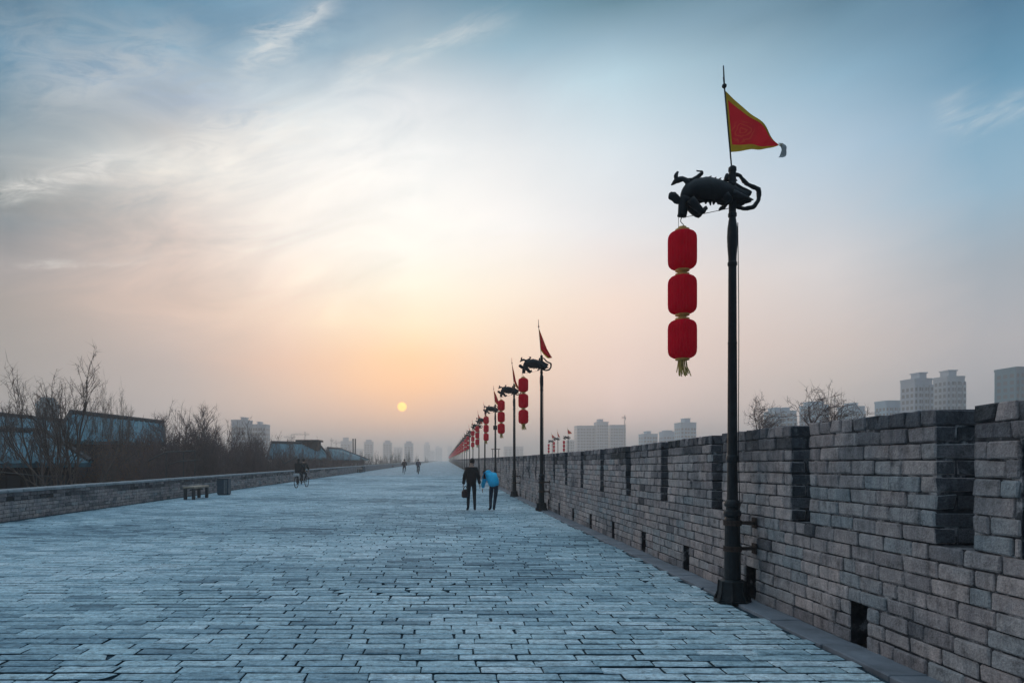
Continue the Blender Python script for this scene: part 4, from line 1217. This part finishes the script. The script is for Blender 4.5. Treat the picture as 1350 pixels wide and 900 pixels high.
# ------------------------------------------------------------------ world
w = bpy.data.worlds.new('World'); scene.world = w; w.use_nodes = True; nt = w.node_tree
bg = nt.nodes['Background']
SUN_EL = math.atan2(70, math.hypot(900, 58)); SUN_AZ = math.atan2(-58, 900)     # azimuth from +Y towards +X
tc = N(nt, 'ShaderNodeTexCoord'); nv = N(nt, 'ShaderNodeVectorMath', operation='NORMALIZE')
nt.links.new(tc.outputs['Generated'], nv.inputs[0])
sp = N(nt, 'ShaderNodeSeparateXYZ'); nt.links.new(nv.outputs[0], sp.inputs[0])
def mth(op, a, b=None, c=None, clamp=False):
    n = N(nt, 'ShaderNodeMath', operation=op); n.use_clamp = clamp
    for i, v in enumerate((a, b, c)):
        if v is None: continue
        if hasattr(v, 'is_output'): nt.links.new(v, n.inputs[i])
        else: n.inputs[i].default_value = v
    return n.outputs[0]
el = mth('ARCSINE', sp.outputs[2]); az = mth('ARCTAN2', sp.outputs[0], sp.outputs[1])
e01 = mth('DIVIDE', el, R(90), clamp=True)
SKY = {'L': [(0, (52.9, 109.0, 139.5)), (60, (85.0, 137.4, 168.2)), (150, (98.9, 133.8, 154.7)), (215, (152.6, 162.5, 167.0)), (255, (112.8, 126.3, 130.8)), (300, (125.9, 132.3, 138.9)), (350, (162.6, 155.3, 155.4)), (400, (160.1, 151.1, 147.2)), (500, (150.5, 148.3, 149.1)), (600, (145.8, 145.5, 148.2))], 'A': [(0, (74.4, 131.4, 163.3)), (60, (125.1, 165.8, 191.4)), (120, (171.7, 188.1, 206.6)), (170, (193.3, 194.4, 195.4)), (215, (226.9, 226.1, 221.5)), (300, (224.1, 207.7, 200.1)), (400, (221.9, 195.3, 183.3)), (480, (185.3, 174.4, 175.8)), (540, (181.3, 178.4, 183.8)), (600, (177.3, 174.4, 179.8))], 'C': [(0, (112.5, 148.3, 171.6)), (65, (160.8, 186.7, 201.1)), (130, (226.1, 232.2, 236.8)), (200, (256.5, 257.1, 256.0)), (270, (261.5, 261.7, 258.2)), (330, (258.5, 260.3, 254.9)), (380, (255.7, 257.0, 241.0)), (430, (255.1, 243.8, 215.3)), (470, (255.5, 213.8, 173.1)), (510, (259.0, 198.2, 157.4)), (540, (226.3, 182.0, 172.2)), (600, (200.3, 176.2, 178.2))], 'D': [(0, (79.3, 126.2, 146.3)), (50, (143.0, 177.6, 196.8)), (100, (185.3, 215.4, 229.2)), (200, (222.6, 234.3, 242.2)), (300, (237.3, 238.5, 242.4)), (400, (257.4, 232.5, 219.0)), (470, (251.4, 223.7, 213.7)), (540, (261.4, 229.9, 223.3)), (600, (255.4, 225.3, 218.7))], 'E': [(0, (77.1, 122.5, 147.6)), (100, (137.2, 177.8, 201.9)), (200, (179.1, 203.9, 223.4)), (280, (200.0, 211.0, 222.2)), (350, (224.5, 219.8, 220.9)), (450, (225.0, 208.5, 202.5)), (510, (219.4, 206.3, 200.4)), (600, (215.1, 203.2, 198.3))], 'R': [(0, (59.1, 113.8, 146.5)), (100, (89.4, 146.6, 178.4)), (150, (116.9, 166.1, 195.6)), (250, (143.9, 182.0, 205.8)), (350, (164.8, 176.4, 188.2)), (450, (187.7, 184.2, 188.6)), (520, (182.3, 181.0, 186.6)), (600, (180.1, 178.9, 184.5))], 'B': [(0, (70, 100, 130)), (200, (60, 85, 110)), (400, (50, 66, 86)), (600, (46, 56, 70))], 'K': [(0, (110.2, 152.0, 179.6)), (60, (118.3, 159.5, 185.0)), (130, (210.5, 222.4, 228.9)), (215, (244.5, 244.3, 242.0)), (318, (252.4, 246.1, 239.8)), (416, (248.2, 223.3, 206.5)), (480, (231.9, 195.1, 180.7)), (540, (217.0, 193.6, 187.9)), (600, (204.5, 189.4, 187.9))], 'P': [(0, (90.8, 139.8, 164.5)), (65, (145.5, 182.4, 201.7)), (130, (203.3, 218.2, 228.3)), (200, (234.4, 239.8, 243.4)), (300, (257.6, 256.8, 255.9)), (380, (257.8, 246.8, 232.9)), (430, (253.7, 232.3, 213.2)), (500, (241.5, 212.8, 197.7)), (560, (221.1, 200.4, 193.6)), (600, (212.9, 195.3, 190.5))]}
def skyramp(key):
    """one column of the sky: (photo row, sRGB) pairs turned into elevations, then the overhead sky"""
    x = SKYX[key]; st = []
    for py, c in sorted(SKY[key], reverse=True):
        st.append((math.atan2(606-py, math.hypot(900, x-588))/R(90), srgb(*c)))
    st += [(50/90, ZEN1), (1.0, ZEN2)]
    n = N(nt, 'ShaderNodeValToRGB'); cr = n.color_ramp
    while len(cr.elements) < len(st): cr.elements.new(1)
    for e, (p, c) in zip(cr.elements, st): e.position = max(0, p); e.color = (*c, 1)
    nt.links.new(e01, n.inputs[0]); return n.outputs[0]
ZEN1 = (.36, .52, .68); ZEN2 = (.62, .82, .98)
SKYX = dict(S=588, K=380, P=680, L=0, A=200, C=545, D=810, E=1100, R=1300, B=588)
SKY['S'] = [(0, (228, 238, 248)), (200, (282, 276, 274)), (400, (300, 284, 276)), (600, (285, 264, 256))]
RL, RA, RC, RD, RE, RR, RB, RS, RK, RP = [skyramp(k) for k in 'LACDERBSKP']
def mr(v, a, b, kind='SMOOTHSTEP'):
    n = N(nt, 'ShaderNodeMapRange'); n.interpolation_type = kind
    n.inputs[1].default_value = a; n.inputs[2].default_value = b; nt.links.new(v, n.inputs[0]); return n.outputs[0]
# wispy clouds: noise on a stretched, sheared direction
cb = N(nt, 'ShaderNodeCombineXYZ')
sh = mth('MULTIPLY_ADD', az, -.22, el)
nt.links.new(mth('MULTIPLY', az, 1.3), cb.inputs[0]); nt.links.new(mth('MULTIPLY', sh, 4.0), cb.inputs[1])
c1 = noise(nt, 3.2, 10, .62, cb.outputs[0], 1.0)
cb2 = N(nt, 'ShaderNodeCombineXYZ')
nt.links.new(mth('MULTIPLY', az, 2.0), cb2.inputs[0]); nt.links.new(mth('MULTIPLY', mth('MULTIPLY_ADD', az, -.30, el), 9.0), cb2.inputs[1]); cb2.inputs[2].default_value = 3.1
c2 = noise(nt, 1.7, 6, .55, cb2.outputs[0], .8)
elj = mth('ADD', az, mth('MULTIPLY', mth('SUBTRACT', c1, .5), .10))
cL = mixc(nt, mr(elj, R(-33), R(-21.6), 'LINEAR'), RL, RA)
cL = mixc(nt, mr(elj, R(-21.6), R(-13), 'LINEAR'), cL, RK)
cL = mixc(nt, mr(elj, R(-13), R(-2.7), 'LINEAR'), cL, RC)
cL = mixc(nt, mr(elj, R(-2.7), R(5.8), 'LINEAR'), cL, RP)
cL = mixc(nt, mr(elj, R(5.8), R(13.9), 'LINEAR'), cL, RD)
cL = mixc(nt, mr(elj, R(13.9), R(29.6), 'LINEAR'), cL, RE)
cL = mixc(nt, mr(elj, R(29.6), R(38.4), 'LINEAR'), cL, RR)
cL = mixc(nt, mr(az, R(-42), R(-62)), cL, RS)
aa = mth('ABSOLUTE', az)
cL = mixc(nt, mr(aa, R(80), R(97)), cL, RB)
leftm = mth('MULTIPLY_ADD', mr(az, R(10), R(-22)), .75, .25)
upm = mth('MULTIPLY', mr(el, R(7), R(17)), mr(el, R(80), R(34)))
amt = mth('MULTIPLY', leftm, upm)
br_ = ramp(nt, c1, [(.30, (.78, .84, .88)), (.48, (.97, .98, .99)), (.60, (1.07, 1.055, 1.04)), (.76, (1.26, 1.21, 1.15))])
cL = mixc(nt, amt, cL, mixc(nt, 1, cL, br_, 'MULTIPLY'))
st2 = ramp(nt, c2, [(.50, (1., 1., 1.)), (.62, (1.05, 1.045, 1.035)), (.74, (1.2, 1.17, 1.12))])
cL = mixc(nt, mth('MULTIPLY', amt, .8), cL, mixc(nt, 1, cL, st2, 'MULTIPLY'))
def ae(px, py): return math.atan2(px-588, 900), math.atan2(606-py, math.hypot(900, px-588))
wa = mth('MULTIPLY_ADD', mth('SUBTRACT', c1, .5), .07, el)
wb = mth('MULTIPLY_ADD', mth('SUBTRACT', c2, .5), .05, wa)
fine = noise(nt, 9.0, 9, .68, cb.outputs[0], 1.6)
def streak(p, q, width, amp, lift=.0):
    (a0, e0), (a1, e1) = ae(*p), ae(*q)
    L = math.hypot(a1-a0, e1-e0); ux, uy = (a1-a0)/L, (e1-e0)/L
    x = mth('SUBTRACT', az, a0); y = mth('SUBTRACT', wb, e0)
    u = mth('ADD', mth('MULTIPLY', x, ux), mth('MULTIPLY', y, uy))
    v = mth('SUBTRACT', mth('MULTIPLY', y, ux), mth('MULTIPLY', x, uy))
    g = mth('POWER', 2.718, mth('MULTIPLY', mth('POWER', mth('ABSOLUTE', mth('DIVIDE', v, width)), 1.6), -1.0))
    w1 = mth('MULTIPLY', mr(u, -.12*L, .25*L), mr(u, 1.12*L, .7*L))
    return mth('MULTIPLY', mth('MULTIPLY', g, w1), mth('MULTIPLY', mr(fine, .30, .66), amp))
for args in (((-20, 262), (150, 205), .012, .85), ((90, 222), (330, 178), .016, .55), ((230, 172), (445, 150), .014, .5), ((250, 190), (430, 178), .007, .55),
             ((320, 66), (450, 8), .013, .52), ((300, 95), (400, 60), .02, .35), ((0, 352), (230, 340), .004, .35), ((440, 90), (680, 25), .012, .32), ((1230, 175), (1380, 130), .008, .3), ((20, 130), (260, 60), .03, .28), ((620, 318), (760, 306), .005, .25)):
    cL = mixc(nt, streak(*args), cL, (.93, .90, .85))
for args in (((-60, 40), (330, 100), .055, .40),):
    cL = mixc(nt, streak(*args), cL, (.42, .48, .52))
for args in (((-30, 300), (260, 262), .020, .34), ((-40, 215), (110, 150), .030, .45), ((60, 150), (300, 110), .022, .22)):
    cL = mixc(nt, streak(*args), cL, (.26, .33, .38))
# sun: warm aureole and disc (the sun itself gives off light)
sd = Vector((math.sin(SUN_AZ)*math.cos(SUN_EL), math.cos(SUN_AZ)*math.cos(SUN_EL), math.sin(SUN_EL)))
dt = N(nt, 'ShaderNodeVectorMath', operation='DOT_PRODUCT'); nt.links.new(nv.outputs[0], dt.inputs[0]); dt.inputs[1].default_value = sd
ang = mth('ARCCOSINE', mth('MINIMUM', dt.outputs['Value'], .9999999))
aur = mth('POWER', 2.718, mth('MULTIPLY', mth('POWER', mth('DIVIDE', ang, R(3.4)), 1.2), -1.0))
cL = mixc(nt, mth('MULTIPLY', aur, .72), cL, (1.0, .56, .32))
disc = mr(ang, R(.40), R(.35))
cL = mixc(nt, disc, cL, (2.8, 1.45, .26))
# below the horizon
cL = mixc(nt, mr(el, R(-.5), R(-6)), cL, (.16, .16, .17))
sky = N(nt, 'ShaderNodeTexSky'); sky.sky_type = 'NISHITA'; sky.sun_disc = False
sky.sun_elevation = SUN_EL; sky.sun_rotation = SUN_AZ; sky.dust_density = 3; sky.air_density = 1.2
tot = mixc(nt, 1, cL, mixc(nt, 1, sky.outputs[0], (.012, .012, .012), 'MULTIPLY'), 'ADD')
nt.links.new(tot, bg.inputs[0]); bg.inputs[1].default_value = 1.0

sl = bpy.data.lights.new('sun', 'SUN'); sl.energy = .7; sl.angle = R(10); sl.color = (1, .74, .52)
so = link('sun', sl); so.rotation_euler = (-sd).to_track_quat('-Z', 'Y').to_euler()

# ------------------------------------------------------------------ camera
cd = bpy.data.cameras.new('camera'); cam = link('camera', cd); scene.camera = cam
cam.location = (0, 0, EYE); cam.rotation_euler = (R(90), 0, 0)
cd.sensor_width = 36; cd.lens = 24; cd.shift_x = 87/1350; cd.shift_y = 156/1350
cd.clip_start = .05; cd.clip_end = 20000
scene.view_settings.view_transform = 'Standard'; scene.view_settings.look = 'None'
scene.view_settings.exposure = 0; scene.view_settings.gamma = 1
scene.cycles.use_denoising = True
scene.cycles.max_bounces = 6; scene.cycles.diffuse_bounces = 3; scene.cycles.volume_bounces = 4
scene.cycles.transparent_max_bounces = 8
